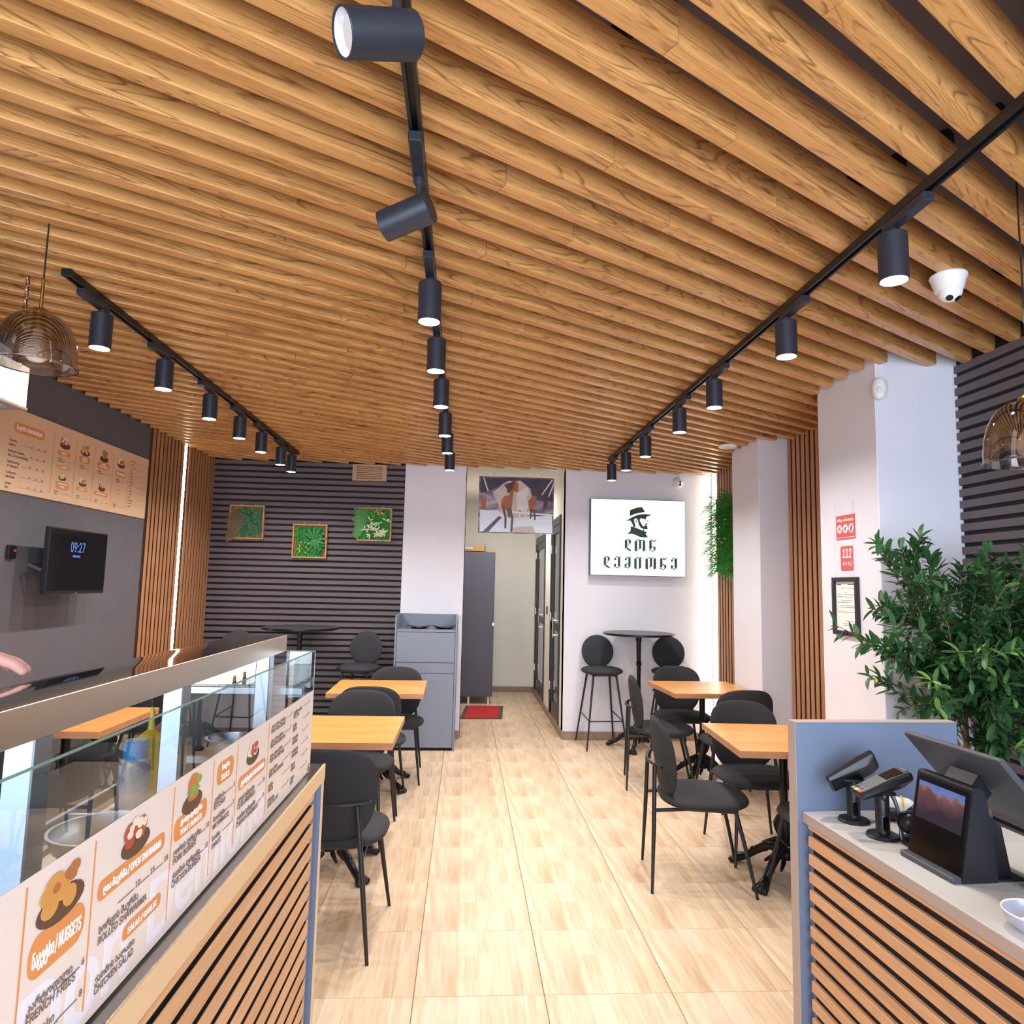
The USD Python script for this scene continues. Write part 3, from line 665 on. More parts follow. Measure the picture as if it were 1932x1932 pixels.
part(tl_, 'lock', bx(.375, .398, 9.278, 9.285, 1.02, 1.06, .002), 'steel', smooth=False)
for x in (-.15, .085, .345): part(tc, 'foot', lathe([(0,0),(.026,0),(.022,.01),(.02,.094),(0,.094)], 14, (x, 9.33, 0)), 'steel')
bk = thing('wicker_tray', 'brown wicker tray on top of the tall cupboard', 'tray', (.10, 9.45, 2.001))
part(bk, 'weave', [bx(-.16, .16, -.11, .11, 0, .012, .003), bx(-.16, .16, -.11, -.10, .0, .07, .003), bx(-.16, .16, .10, .11, 0, .07, .003), bx(.15, .16, -.11, .11, 0, .07, .003)]+[tube([(.152, -.10, .07), (.165, 0, .11), (.152, .10, .07)], .008, 8)], 'wicker')
bg = thing('food_bag', 'green and blue packet lying in the wicker tray', 'packet', (.03, 9.40, 2.015))
part(bg, 'packet', tr(pad(.10, .07, .05, 3.2, 24, 4), 0, 0, .03), 'bag_blue'); part(bg, 'band', tr(pad(.101, .03, .054, 3.2, 24, 4), 0, .0, .032), 'bag_green')
mt = thing('door_mat', 'red carpet mat with a dark rubber border on the corridor floor', 'mat')
mp = Polygon([(-.02, 8.26), (.475, 8.28), (.535, 9.13), (.05, 9.13)])
part(mt, 'border', ext(mp, .006, .0005), 'mat_border', smooth=False); part(mt, 'pile', ext(mp.buffer(-.045, join_style=2), .004, .0065), 'red_mat', smooth=False)
cp = thing('corridor_lamp', 'round ceiling lamp inside the corridor', 'lamp', (.55, 8.6, 2.735))
part(cp, 'case', lathe([(0,.065),(.17,.065),(.17,.02),(.155,.012),(0,.012)][::-1], 32), 'white_paint')

# ================================================================ hanging picture
px0, px1, pz0, pz1, py = .115, .900, 2.097, 2.688, 7.12
pc = thing('hanging_picture', 'glossy picture of running horses hung on chains over the corridor opening', 'picture', m=on_back((px0+px1)/2, (pz0+pz1)/2, py))
W_, H_ = px1-px0, pz1-pz0
pbd = part(pc, 'board', bx(-W_/2, W_/2, -H_/2, H_/2, -.012, 0, .001), 'poster_print', smooth=False)
def pp(pts, z, mat, name='print', buf=0): # points in per cent of the picture
    g = Polygon([((x-.5)*W_, (.5-y)*H_) for x, y in pts]).buffer(0)
    if buf: g = g.buffer(buf)
    part(pbd, name, ext(g, .0005, z), mat, smooth=False)
def pl(pts, w, z, mat, name='print'): part(pbd, name, ext(LineString([((x-.5)*W_, (.5-y)*H_) for x, y in pts]).buffer(w), .0005, z), mat, smooth=False)
pp([(.02,.02),(.98,.02),(.98,.42),(.70,.40),(.60,.12),(.40,.06),(.22,.20),(.10,.28),(.02,.30)], .0002, 'shadow_violet')
pp([(.18,.28),(.38,.08),(.55,.06),(.68,.20),(.72,.42),(.70,.75),(.30,.80),(.26,.5)], .0008, 'dust_pale')
pp([(.02,.60),(.26,.60),(.40,.74),(.98,.66),(.98,.98),(.02,.98)], .0009, 'rail_white')
pp([(.06,.98),(.27,.70),(.31,.72),(.14,.98)], .0014, 'shadow_violet'); pp([(.44,.90),(.72,.86),(.76,.98),(.42,.98)], .0014, 'dust_pale')
for a, b in (((.02,.62),(.26,.64)), ((.44,.62),(.98,.66)), ((.44,.82),(.98,.88))): pl([a, b], .008, .0016, 'rail_white', 'fence_rail')
pp([(.50,.30),(.56,.24),(.63,.18),(.66,.22),(.64,.34),(.66,.55),(.58,.62),(.52,.60)], .0018, 'horse_white', 'white_horse')
pl([(.55,.60),(.54,.74)], .008, .0018, 'horse_white', 'white_horse'); pl([(.62,.60),(.63,.74)], .008, .0018, 'horse_white', 'white_horse')
pp([(.30,.42),(.34,.34),(.41,.33),(.45,.42),(.44,.56),(.38,.60),(.30,.56)], .0024, 'horse_brown', 'brown_horse')
pp([(.40,.36),(.42,.20),(.46,.08),(.50,.07),(.525,.14),(.515,.26),(.49,.27),(.46,.24),(.45,.40)], .0026, 'horse_brown', 'brown_horse')
pp([(.33,.14),(.42,.10),(.48,.05),(.46,.16),(.42,.26),(.38,.30),(.37,.22)], .003, 'horse_dark', 'brown_horse')
for q in ([(.33,.56),(.36,.72),(.36,.90)], [(.42,.57),(.45,.74),(.44,.96)], [(.39,.58),(.41,.70)]): pl(q, .011, .0028, 'horse_dark', 'brown_horse')
pp([(.66,.42),(.72,.32),(.77,.33),(.76,.46),(.72,.60),(.67,.58)], .0024, 'horse_brown', 'bay_horse'); pl([(.70,.58),(.69,.72)], .008, .0024, 'horse_dark', 'bay_horse'); pl([(.74,.58),(.75,.74)], .008, .0024, 'horse_dark', 'bay_horse')
pp([(.86,.36),(.90,.30),(.93,.34),(.91,.52),(.86,.58)], .0024, 'horse_dark', 'far_horse'); pp([(.03,.40),(.08,.34),(.10,.42),(.09,.58),(.03,.58)], .0024, 'horse_brown', 'far_horse')
for a, b in (((.84,.30),(.97,.04)), ((.92,.36),(.99,.12)), ((.06,.03),(.12,.26))): pl([a, b], .006, .0016, 'horse_white')
def links(p0, p1, n, r=.009, w=.0018):
    out = []; p0, p1 = np.array(p0, float), np.array(p1, float)
    for i in range(n):
        c = p0+(p1-p0)*(i+.5)/n; h = np.linalg.norm(p1-p0)/n*.62; a = np.linspace(0, 2*np.pi, 13)
        u = np.array([1,0,0]) if i % 2 else np.array([0,1.0,0])
        out.append(tube([c+u*r*.55*math.cos(t)+np.array([0,0,1])*h*math.sin(t) for t in a], w, 5, False))
    return out
for x in (px0+.15, px1-.135): part(pc, 'chain', T(cat_(links((x, py-.006, pz1-.005), (x, py-.006, ZC+.05), 9, .008)), np.linalg.inv(on_back((px0+px1)/2, (pz0+pz1)/2, py))), 'chrome')

# ================================================================ wall things at the back
vt = thing('vent_grille', 'wooden louvred vent high on the dark slatted back wall', 'vent', m=on_back(-1.03, 2.70, YB))
part(vt, 'vent_frame', [bx(-.178, -.128, -.088, .088, 0, .032, .003), bx(.128, .178, -.088, .088, 0, .032, .003), bx(-.13, .13, .062, .088, 0, .030, .003), bx(-.13, .13, -.088, -.062, 0, .030, .003)], 'vent_wood', smooth=False)
part(vt, 'vent_back', bx(-.13, .13, -.065, .065, 0, .004, .001), 'groove_brown', smooth=False)
for i in range(6): part(vt, 'louvre', rot(bx(-.128, .128, -.0085, .0085, -.003, .003, .001), 25, (1,0,0)).apply_translation((0, -.05+.02*i, .018)), 'vent_wood', smooth=False)

def leaf(L, w, curl=.15, fold=.25, n=4):
    """one leaf from the origin along +x, face +z"""
    t = np.linspace(0, 1, n+1); hw = w/2*np.sin(np.pi*np.clip(t*.93+.05, 0, 1))**(.8 if n < 5 else .6); hw[-1] *= .15
    z = -curl*L*t*t; V = []
    for i in range(n+1): V += [(t[i]*L, -hw[i], z[i]+fold*hw[i]), (t[i]*L, 0, z[i]), (t[i]*L, hw[i], z[i]+fold*hw[i])]
    F = []
    for i in range(n):
        a = 3*i
        for q in (0, 1): F += [(a+q, a+q+3, a+q+4), (a+q, a+q+4, a+q+1)]
    return np.array(V), np.array(F)
def place_leaf(lf, p, d, up=(0,0,1), roll=0.0):
    d = np.asarray(d, float); d /= np.linalg.norm(d); s = np.cross(up, d); s = s/np.linalg.norm(s) if np.linalg.norm(s) > 1e-6 else np.array([1.0,0,0]); n = np.cross(d, s)
    c, q = math.cos(roll), math.sin(roll); s, n = s*c+n*q, n*c-s*q
    return lf[0][:, :1]*d+lf[0][:, 1:2]*s+lf[0][:, 2:]*n+np.asarray(p)
def leaves(items):
    V, F, o = [], [], 0
    for v, f in items: V.append(v); F.append(f+o); o += len(v)
    return trimesh.Trimesh(np.vstack(V), np.vstack(F), process=False)
def fern(o, d, L, nrm, n=15, w=.008):
    """a frond: leaflets in two rows along a drooping rib"""
    out = []; d = np.asarray(d, float); d /= np.linalg.norm(d); nrm = np.asarray(nrm, float); s = np.cross(nrm, d)
    for i in range(n):
        t = (i+.6)/n; p = np.asarray(o)+d*L*t-nrm*.25*L*t*t
        for q in (-1, 1):
            l = L*.26*math.sin(math.pi*(.18+.8*t)); lf = leaf(l, w); out.append((place_leaf(lf, p, d*.55+s*q, nrm), lf[1]))
    return out
def plant_frame(x, z, label, kind):
    S = .175
    f = thing('plant_picture', label, 'plant picture', m=on_back(x, z, YB-.002), group='framed plant pictures')
    part(f, 'frame_bar', [bx(-S, S, S-.016, S, 0, .045, .003), bx(-S, S, -S, -S+.016, 0, .045, .003), bx(-S, -S+.016, -S+.016, S-.016, 0, .045, .003), bx(S-.016, S, -S+.016, S-.016, 0, .045, .003)], 'frame_wood', smooth=False)
    part(f, 'backing', bx(-S+.016, S-.016, -S+.016, S-.016, 0, .012, .001), 'cork', smooth=False)
    R = random.Random(kind*11+3); A, B, C = [], [], []; N = np.array([0,0,1.0])
    def rp(a=-.13, b=.13, c=-.13, d=.13): return np.array([R.uniform(a, b), R.uniform(c, d), .014])
    def burst(lst, p, n, L, w, flat=.6):
        for _ in range(n):
            a = R.uniform(0, 6.28); lf = leaf(L*R.uniform(.7, 1.2), w); lst.append((place_leaf(lf, p+N*R.uniform(0, .02), (math.cos(a), math.sin(a), R.uniform(.1, flat)), (0,0,1), R.uniform(-.4, .4)), lf[1]))
    if kind == 0:
        for _ in range(150): burst(A, rp(-.10, .145, -.14, .14), 5, .042, .022)
        for q in range(9): B += fern(np.array([.0-.008*q, .05-.012*q, .035+.004*q]), (-1, .35-.22*q, .3), R.uniform(.17, .23), (0,0,1))
        for _ in range(26): burst(C, rp(-.13, .15, -.17, -.12) if R.random() < .6 else rp(.09, .16, .08, .15), 4, .03, .006)
        mats = (('foliage', A, 'dark_leaf', 'dark grey-green rosette leaves'), ('fern_frond', B, 'fern_brown', 'brownish fern fronds'), ('dried_sprig', C, 'dried_stem', 'dry straw-coloured sprigs'))
    elif kind == 1:
        for _ in range(190): burst(A, rp(-.135, .13, -.15, .12), 5, .046, .017)
        for k in range(11):
            a = -2.4+k*.5; lf = leaf(.13, .028, .3); B.append((place_leaf(lf, np.array([.05, .02, .05]), (math.cos(a), math.sin(a), .3), (0,0,1)), lf[1]))
        for _ in range(6): burst(B, rp(.02, .13, -.1, .1)+N*.02, 4, .07, .02)
        C = None; mats = (('foliage', A, 'bright_leaf', 'small bright green leaves'), ('big_leaf', B, 'moss_leaf', 'long pointed green leaves'))
        part(f, 'berry', [ball((R.uniform(-.13, .01), R.uniform(-.15, .0), R.uniform(.05, .075)), .008) for _ in range(15)], 'yellow_fruit', label='yellow berries')
    else:
        for _ in range(190): burst(A, rp(-.12, .145, -.145, .145), 5, .048, .017)
        for q in range(8): B += fern(np.array([-.05-.008*q, .11-.02*q, .035+.004*q]), (-1, .30-.24*q, .3), R.uniform(.15, .19), (0,0,1))
        for _ in range(20): burst(C, rp(-.1, .13, -.12, .05)+N*.04, 3, .05, .016)
        mats = (('foliage', A, 'bright_leaf', 'bright green leaves'), ('fern_frond', B, 'moss_leaf', 'dull green fern fronds'), ('pale_leaf', C, 'white_leaf', 'creamy white leaves'))
        part(f, 'dried_flower', [ball((R.uniform(-.04, .1), R.uniform(.08, .15), R.uniform(.03, .06)), .008) for _ in range(24)], 'yellow_fruit', label='small ochre dried flowers')
    for nm, l, m_, lb in mats: part(f, nm, leaves(l), m_, smooth=False, label=lb, kind='stuff')
    for x_ in (-.06, .08): part(f, 'hook', tube([(x_-.012, S-.002, .01), (x_-.006, S+.018, .01), (x_+.006, S+.018, .01), (x_+.012, S-.002, .01)], .0018, 6), 'steel')
plant_frame(-2.252, 2.147, 'square framed plant picture with brownish fern, left of the three', 0)
plant_frame(-1.607, 1.968, 'square framed plant picture with yellow berries, the lowest of three', 1)
plant_frame(-.955, 2.159, 'square framed plant picture with white leaves, right of the three', 2)

# green plant panel on the wood slats by the right LED line
gp = thing('green_wall_plant', 'bushy green grass and fern panel on the wood slats of the right back corner', 'plant')
part(gp, 'backing', bx(XR-.05, XR-.024, 6.40, 6.98, 1.74, 2.50, .004), 'cork', smooth=False)
R = random.Random(5); A, B = [], []
for _ in range(900):
    p = np.array([XR-.055, R.uniform(6.38, 7.0), R.uniform(1.74, 2.52)]); n = 1
    d = np.array([-1.0, R.uniform(-.9, .9), R.uniform(-.9, .7)]); L = R.uniform(.08, .19); lf = leaf(L, R.uniform(.007, .013), R.uniform(.1, .6))
    A.append((place_leaf(lf, p, d, (0,0,1), R.uniform(-.6, .6)), lf[1]))
for _ in range(46):
    p = np.array([XR-.06, R.uniform(6.40, 7.0), R.uniform(1.72, 2.5)]); B += fern(p, (-1, R.uniform(-.7, .7), R.uniform(-.7, .3)), R.uniform(.14, .24), (-.1, 0, 1), 9, .012)
part(gp, 'grass_blades', leaves(A), 'bright_leaf', smooth=False, kind='stuff'); part(gp, 'fern_frond', leaves(B), 'moss_leaf', smooth=False, kind='stuff')
part(gp, 'blossom', [ball((XR-.12-R.uniform(0, .06), R.uniform(6.45, 6.95), R.uniform(1.85, 2.3)), .009) for _ in range(26)], 'yellow_fruit', label='tiny yellow blossoms')

# lightbox sign
sg = thing('lightbox_sign', 'white glowing light box sign with a hatted man and Georgian letters', 'sign', m=on_back(1.8015, 2.0895, YB-.10))
SWd, SHt = 1.013, .806
part(sg, 'case', [bx(-SWd/2, SWd/2, -SHt/2, SHt/2, -.097, -.004, .003)], 'plastic_grey', smooth=False)
lp_ = part(sg, 'light_panel', bx(-SWd/2+.004, SWd/2-.004, -SHt/2+.004, SHt/2-.004, -.004, 0, .001), 'lightbox', smooth=False, label='glowing white panel')
def sp(x, y):
    yt, yb = 100+(x-140)*.0215, 1437+(x-140)*.0165
    return ((x-140)/1640-.5)*SWd, (.5-(y-yt)/(yb-yt))*SHt
def spoly(pts, holes=()): return Polygon([sp(*q) for q in pts], [[sp(*q) for q in h] for h in holes]).buffer(0)
ear = [(915,448),(935,455),(952,485),(955,520),(965,560),(985,600),(1045,640),(1042,664),(960,632),(908,600),(912,560),(900,520),(888,490),(895,460)]
man = [spoly([(815,405),(815,310),(870,282),(940,258),(1020,250),(1032,262),(1075,337),(1000,345),(900,370)]),
       spoly([(745,485),(800,465),(850,430),(930,395),(1010,375),(1090,372),(1187,383),(1150,402),(1105,412),(1093,435),(1090,462),(1075,466),(1040,450),(1010,446),(985,456),(982,490),(1006,528),(1035,582),(1062,592),(1076,560),(1092,538),(1112,528),(1120,538),(1112,552),(1094,562),(1088,576),(1112,574),(1122,632),(1090,636),(1052,632),(1000,606),(972,560),(962,520),(952,480),(935,452),(905,446),(885,475),(892,520),(908,560),(903,602),(875,592),(862,550),(840,508),(818,484),(780,488)]),
       spoly([(770,727),(828,665),(833,588),(880,598),(960,632),(1044,666),(1048,630),(1060,640),(1062,672),(1105,690),(1086,722),(1128,778),(1050,779),(980,768),(920,738),(850,716),(800,720)]),
       spoly([(912,480),(925,484),(936,505),(932,522),(920,505)]), spoly([(1096,468),(1120,488),(1141,516),(1132,516),(1112,492)])]
part(lp_, 'man_emblem', ext(unary_union(man), .003, .0), 'logo_green', smooth=False, label='dark green head of a bearded man in a brimmed hat')
GL = {'d': ([((25,22),(25,150),36),((88,18),(90,72),30),((40,162),(72,182),26),((72,182),(108,202),20)], [((20,22),(58,4)),((58,4),(92,18)),((92,70),(62,106)),((8,168),(42,148))]),
      'o': ([((22,32),(22,198),36),((95,18),(95,160),30),((162,28),(162,196),36)], [((18,28),(58,4)),((58,4),(100,18)),((95,158),(68,168)),((100,18),(140,10)),((140,10),(176,24)),((22,198),(40,208)),((162,196),(144,206))]),
      'n': ([((22,18),(22,165),34),((52,26),(86,30),18),((92,128),(92,178),28)], [((20,20),(46,2)),((80,34),(114,6)),((22,132),(60,122)),((60,122),(98,132)),((98,176),(62,206)),((62,206),(6,190)),((6,190),(22,160))]),
      'e': ([((30,34),(34,62),26),((96,22),(96,172),34),((28,128),(28,168),30)], [((18,60),(30,30)),((30,30),(60,6)),((60,6),(100,22)),((92,26),(118,4)),((18,190),(30,166)),((30,166),(64,204)),((64,204),(104,174))]),
      'm': ([((30,34),(34,62),26),((94,22),(94,172),34),((28,134),(28,170),28)], [((18,60),(30,30)),((30,30),(60,6)),((60,6),(98,22)),((90,26),(114,4)),((20,134),(58,120)),((58,120),(92,134)),((12,194),(28,168)),((28,168),(66,204)),((66,204),(102,172))]),
      'i': ([((20,32),(20,198),34),((98,22),(98,190),34)], [((16,28),(54,4)),((54,4),(96,20)),((92,24),(120,4)),((20,198),(40,208)),((98,188),(76,206))])}
def glyph(c, ox, oy):
    th, tn = GL[c]; u = [LineString([a, b]).buffer(w/2*1.14, cap_style=2) for a, b, w in th]+[LineString([a, b]).buffer(5.5, cap_style=1, quad_segs=2) for a, b in tn]
    g = unary_union(u); return unary_union([Polygon([sp(x+ox, y+oy) for x, y in q.exterior.coords], [[sp(x+ox, y+oy) for x, y in h.coords] for h in q.interiors]) for q in getattr(g, 'geoms', [g])])
for nm, row in (('lettering', (('d',725,810),('o',897,815),('n',1150,815))), ('lettering', (('d',365,1110),('e',535,1112),('m',715,1115),('i',892,1120),('o',1084,1125),('n',1335,1128),('e',1512,1132)))):
    part(lp_, nm, ext(unary_union([glyph(*q) for q in row]), .003, 0), 'logo_green', smooth=False)

# cameras, disc lamp, sensor
def turret(name, label, M, parts_):
    t = thing(name, label, 'security camera', m=M)
    for nm, m_, mt_ in parts_: part(t, nm, m_, mt_)
cd = lathe([(0,0),(.062,0),(.062,.006),(.050,.022),(.044,.046),(.040,.056),(0,.056)], 32)
turret('security_camera', 'white dome camera on the back wall near the right corner', on_back(2.254, 2.70, YB), (('base', cd, 'white_paint'), ('eyeball', ball((0,-.004,.052), .036, 3), 'plastic_white'), ('lens_window', [rot(lathe([(0,0),(.012,0),(.012,.004),(0,.004)], 16, (x, y, .083)), 12, (1,0,0)) for x, y in ((.004, .012), (.006, -.012))], 'screen_black'), ('cable', tube([(.03,.04,.01),(.06,.07,.02),(.075,.12,.015),(.06,.15,.005)], .004, 8), 'plastic_white')))
dn = frame((1.83, 2.44, ZC), (1,0,0), (0,-1,0), (0,0,-1))
turret('security_camera', 'white turret camera with two dark lenses under the ceiling slats', dn,
       (('base', lathe([(0,0),(.064,0),(.066,.006),(.060,.02),(.052,.050),(.048,.062),(0,.062)], 36), 'white_paint'),
        ('eyeball', ball((0,.006,.066), .042, 3), 'plastic_white'),
        ('lens_window', [T(lathe([(0,.0385),(.0125,.0385),(.0125,.0425),(0,.0425)], 18), trimesh.transformations.translation_matrix((0,.006,.066)) @ trimesh.geometry.align_vectors((0,0,1), (x, .42, .8))) for x in (-.40, .40)], 'screen_black')))
dl = thing('ceiling_lamp', 'flat round white lamp fixed under the slats beside the white pillar', 'lamp', (2.20, 5.66, ZC-.022))
part(dl, 'case', lathe([(0,.022),(.075,.022),(.078,.012),(.074,.004),(.066,0),(0,0)][::-1], 36), 'white_paint')
se = thing('motion_sensor', 'white egg-shaped detector on the column corner with a cable duct', 'sensor', (CX0+.004, CY0-.038, 2.645))
part(se, 'case', lathe([(0,.062),(.020,.058),(.034,.040),(.039,.010),(.036,-.022),(.026,-.046),(.012,-.056),(0,-.058)][::-1], 28), 'plastic_white')
part(se, 'lens_window', T(lathe([(0,0),(.02,0),(.018,.006),(0,.009)], 20), frame((-.012,-.029,-.012), (1,0,0), (0,0,1), (0,-1,0))), 'white_paint'); part(se, 'bracket', bx(-.01, .02, .005, .037, -.02, .03, .003), 'plastic_white', smooth=False)
part(se, 'cable_duct', bx(-.006, .006, .024, .0375, .05, .19, .002), 'plastic_white', smooth=False)

# ================================================================ signs on the column
def flat(parent, M, specs):
    for nm, m_, mt_, *lb in specs: part(parent, nm, T(m_, M), mt_, smooth=False, label=lb[0] if lb else None)
I4 = np.eye(4)
rs = thing('safety_sign', 'red wall sign with three white prohibition circles', 'sign', m=on_right(3.801, 1.935, CX0))
rp_ = part(rs, 'plate', bx(-.098, .098, -.070, .070, 0, .003, .001), 'red_sign', smooth=False)
for i in range(3):
    c = Point(-.060+.060*i, -.008)
    part(rp_, 'circle', ext(c.buffer(.026).difference(c.buffer(.0225)), .0006, .003), 'print_white', smooth=False)
    part(rp_, 'symbol_disc', ext(c.buffer(.0205), .0006, .003), 'print_white', smooth=False)
    x, y = c.x, c.y
    g = [unary_union([LineString([(x-.011, y-.006), (x-.002, y), (x+.004, y+.008)]).buffer(.003), LineString([(x-.002, y), (x+.010, y-.004)]).buffer(.0028), Point(x+.006, y+.011).buffer(.0035)]),
         unary_union([LineString([(x-.010, y-.009), (x-.003, y), (x+.006, y+.003)]).buffer(.003), LineString([(x-.003, y), (x+.004, y-.009)]).buffer(.0025), Point(x+.009, y+.007).buffer(.0035)]),
         unary_union([LineString([(x-.004, y-.014), (x+.001, y), (x+.005, y+.013)]).buffer(.0045), LineString([(x-.006, y-.002), (x+.008, y+.004)]).buffer(.003)])][i]
    part(rp_, 'symbol', ext(g, .0006, .0036), 'print_text_dark', smooth=False)
    part(rp_, 'bar', ext(LineString([(x-.015, y+.013), (x+.015, y-.013)]).buffer(.0012), .0005, .0042), 'red_sign', smooth=False)
part(rp_, 'lettering', fit(tr(txt('მოწევა აკრძალულია', .014, True, True), 0, 0, 0), -.086, .086, .036).apply_translation((0, 0, .003)), 'print_white', smooth=False)
part(rp_, 'lettering', bx(-.088, .088, -.060, -.057, .003, .0035, .0001), 'print_white', smooth=False)
es = thing('emergency_sign', 'small red rounded emergency sign reading 112', 'sign', m=on_right(3.795, 1.757, CX0))
ep_ = part(es, 'plate', ext(rrect(-.066, -.070, .066, .070, .014), .002), 'red_sign', smooth=False)
m1 = txt('112', .05, False, True); m1.apply_transform(np.array([[1,.12,0,0],[0,1,0,0],[0,0,1,0],[0,0,0,1.0]])); part(ep_, 'lettering', tr(fit(m1, -.046, .048, .004), 0, 0, .002), 'print_white', smooth=False, label='112 in bold white figures')
part(ep_, 'symbols', [ext(Point(-.034+.026*i, -.030).buffer(.0065).union(LineString([(-.034+.026*i, -.038), (-.034+.026*i, -.022)]).buffer(.0025)), .0006, .002) for i in range(3)]+[ext(Point(.034, -.030).buffer(.014).difference(Point(.028, -.028).buffer(.014)), .0006, .002)], 'print_white', smooth=False)
df = thing('document_frame', 'black framed paper notice hung on clear cords below the red signs', 'framed notice', m=on_right(3.809, 1.486, CX0))
part(df, 'frame_bar', [bx(-.130, -.106, -.163, .163, .0, .020, .002), bx(.106, .130, -.163, .163, 0, .020, .002), bx(-.106, .106, .139, .163, 0, .020, .002), bx(-.106, .106, -.163, -.139, 0, .020, .002)], 'frame_black', smooth=False)
dp_ = part(df, 'paper', bx(-.107, .107, -.140, .140, .002, .005, .0005), 'paper', smooth=False)
R = random.Random(2)
part(dp_, 'lettering', [bx(-.095, -.05, .118, .126, .005, .0055, .0001), bx(.02, .085, .119, .124, .005, .0055, .0001)]+[bx(a, b, y, y+.0022, .005, .0055, .0001) for a, b, y in [(-.07, .09, .102), (-.02, .01, .076), (-.09, -.03, .066), (-.02, .08, .064), (-.09, -.03, .052), (-.02, .07, .05), (-.05, .06, .030), (-.09, .04, .020), (-.06, .085, .002), (-.08, .085, -.008), (-.09, .09, -.034), (-.02, .08, -.085), (-.04, .08, -.100), (-.03, .09, -.108)]], 'print_text', smooth=False)
part(df, 'hanging_cord', [tube([(x, .162, .01), (x, .60, .004)], .0008, 5) for x in (-.10, .09)], 'clear_plastic_rim')

# ================================================================ television and menu board on the left wall
tv = thing('television', 'black wall television showing the time 09:27', 'television', m=on_left(4.60, 1.65, -2.47))
part(tv, 'bezel', bx(-.335, .335, -.202, .202, -.030, 0, .005), 'plastic_black', smooth=False)
ts_ = part(tv, 'screen', bx(-.322, .322, -.182, .192, 0, .0015, .0005), 'screen_black', smooth=False)
part(ts_, 'clock_figures', tr(fit(txt('09:27', .062), -.105, .055, .060), 0, 0, .0015), 'clock_blue', smooth=False, label='glowing blue time 09:27')
part(ts_, 'date_line', [bx(-.075+.014*i, -.065+.014*i, .028, .040, .0015, .002, .0001) for i in range(6)], 'clock_blue', smooth=False)
part(tv, 'badge', bx(-.012, .012, -.199, -.194, 0, .0012, .0003), 'steel', smooth=False)
part(tv, 'wall_bracket', [bx(-.09, .09, -.09, .09, -.168, -.160, .002), tube([(0,0,-.16), (-.16,-.02,-.11), (-.02,-.02,-.030)], .014, 8)], 'plastic_grey'); part(tv, 'bracket_arm', tube([(-.09,-.02,-.16), (-.34,-.03,-.10), (-.33,-.06,-.03)], .010, 8), 'plastic_grey')
part(tv, 'power_socket', bx(-.45, -.38, .0, .08, -.168, -.150, .004), 'plastic_black', smooth=False); part(tv, 'status_light', ball((-.40, .05, -.148), .006), 'dot_red', label='small red light')

def ell(cx, cy, rx, ry, n=20, a0=0): return Polygon([(cx+rx*math.cos(t), cy+ry*math.sin(t)) for t in np.arange(n)*2*math.pi/n+a0])
def pr(parent, M, g, mat, z=.0, name='print', label=None, h=.0006): part(parent, name, T(ext(g, h, z), M), mat, smooth=False, label=label)
def food(parent, M, cx, cy, s, kind):
    R = random.Random(kind*5+1); st = {0: ('food_gold', 'food_brown'), 1: ('food_red', 'food_pale'), 2: ('food_brown', 'food_green'), 3: ('food_pale', 'food_red'), 4: ('food_yellow', 'food_pale')}[kind]
    pr(parent, M, ell(cx, cy-.22*s, .55*s, .22*s), 'food_plate', .0004, 'food_picture', 'printed picture of a dish')
    a = [ell(cx+R.uniform(-.34, .34)*s, cy+R.uniform(-.18, .16)*s, R.uniform(.12, .2)*s, R.uniform(.10, .16)*s, 12) for _ in range(8)]
    b = [ell(cx+R.uniform(-.3, .3)*s, cy+R.uniform(-.1, .22)*s, R.uniform(.07, .13)*s, R.uniform(.06, .1)*s, 10) for _ in range(6)]
    if kind == 2: a = [ell(cx, cy+.2*s, .3*s, .2*s), ell(cx, cy-.08*s, .3*s, .09*s)]; b = [ell(cx, cy+.04*s, .34*s, .06*s)]+b[:3]
    pr(parent, M, unary_union(a), st[0], .001, 'food_picture'); pr(parent, M, unary_union(b), st[1], .0016, 'food_picture')
def lab(parent, M, x0, x1, y0, y1, lines, col='print_orange', geo=None):
    pr(parent, M, rrect(x0, y0, x1, y1, (y1-y0)*.42), col, .0004, 'heading_label')
    n = len(lines); hh = (y1-y0)/(n+.6)*.62
    for i, (s, ge) in enumerate(lines):
        yy = y1-(i+1)*(y1-y0)/(n+.35)+.06*(y1-y0); m = txt(s, hh, ge, True); w = m.bounds[1][0]-m.bounds[0][0]; wd = min(w, (x1-x0)*.84); c = (x0+x1)/2
        part(parent, 'lettering', T(tr(fit(m, c-wd/2, c+wd/2, yy), 0, 0, .001), M), 'print_white', smooth=False)
def rows(parent, M, items, x0, h, mat='print_text', z=.0004):
    ms = []
    for s, y, ge, *mx in items:
        m = txt(s, h, ge); w = m.bounds[1][0]-m.bounds[0][0]; w = min(w, mx[0]) if mx else w; ms.append(tr(fit(m, x0, x0+w, y), 0, 0, z))
    part(parent, 'lettering', T(cat_(ms), M), mat, smooth=False)
def price(parent, M, items, mat='print_text', z=.0004, h=.008):
    for x0, x1, y, s in items:
        m = txt(s, h); w = m.bounds[1][0]-m.bounds[0][0]
        part(parent, 'price_line', T(cat_([tr(fit(m, x1-w, x1, y), 0, 0, z), bx(x0, x1-w-.004, y, y+.0012, z, z+.0005, .0001)]), M), mat, smooth=False)
B0, B1, BZ0, BZ1 = 3.20, 5.80, 2.035, 2.525
mb = thing('menu_board', 'wide tan menu board with orange headings on the grey left wall', 'menu board', m=on_left(0, 0, XL+.0))
mb_ = part(mb, 'panel', bx(B0, B1, BZ0, BZ1, .001, .012, .002), 'menu_tan', smooth=False)
MZ = trimesh.transformations.translation_matrix((0, 0, .012))
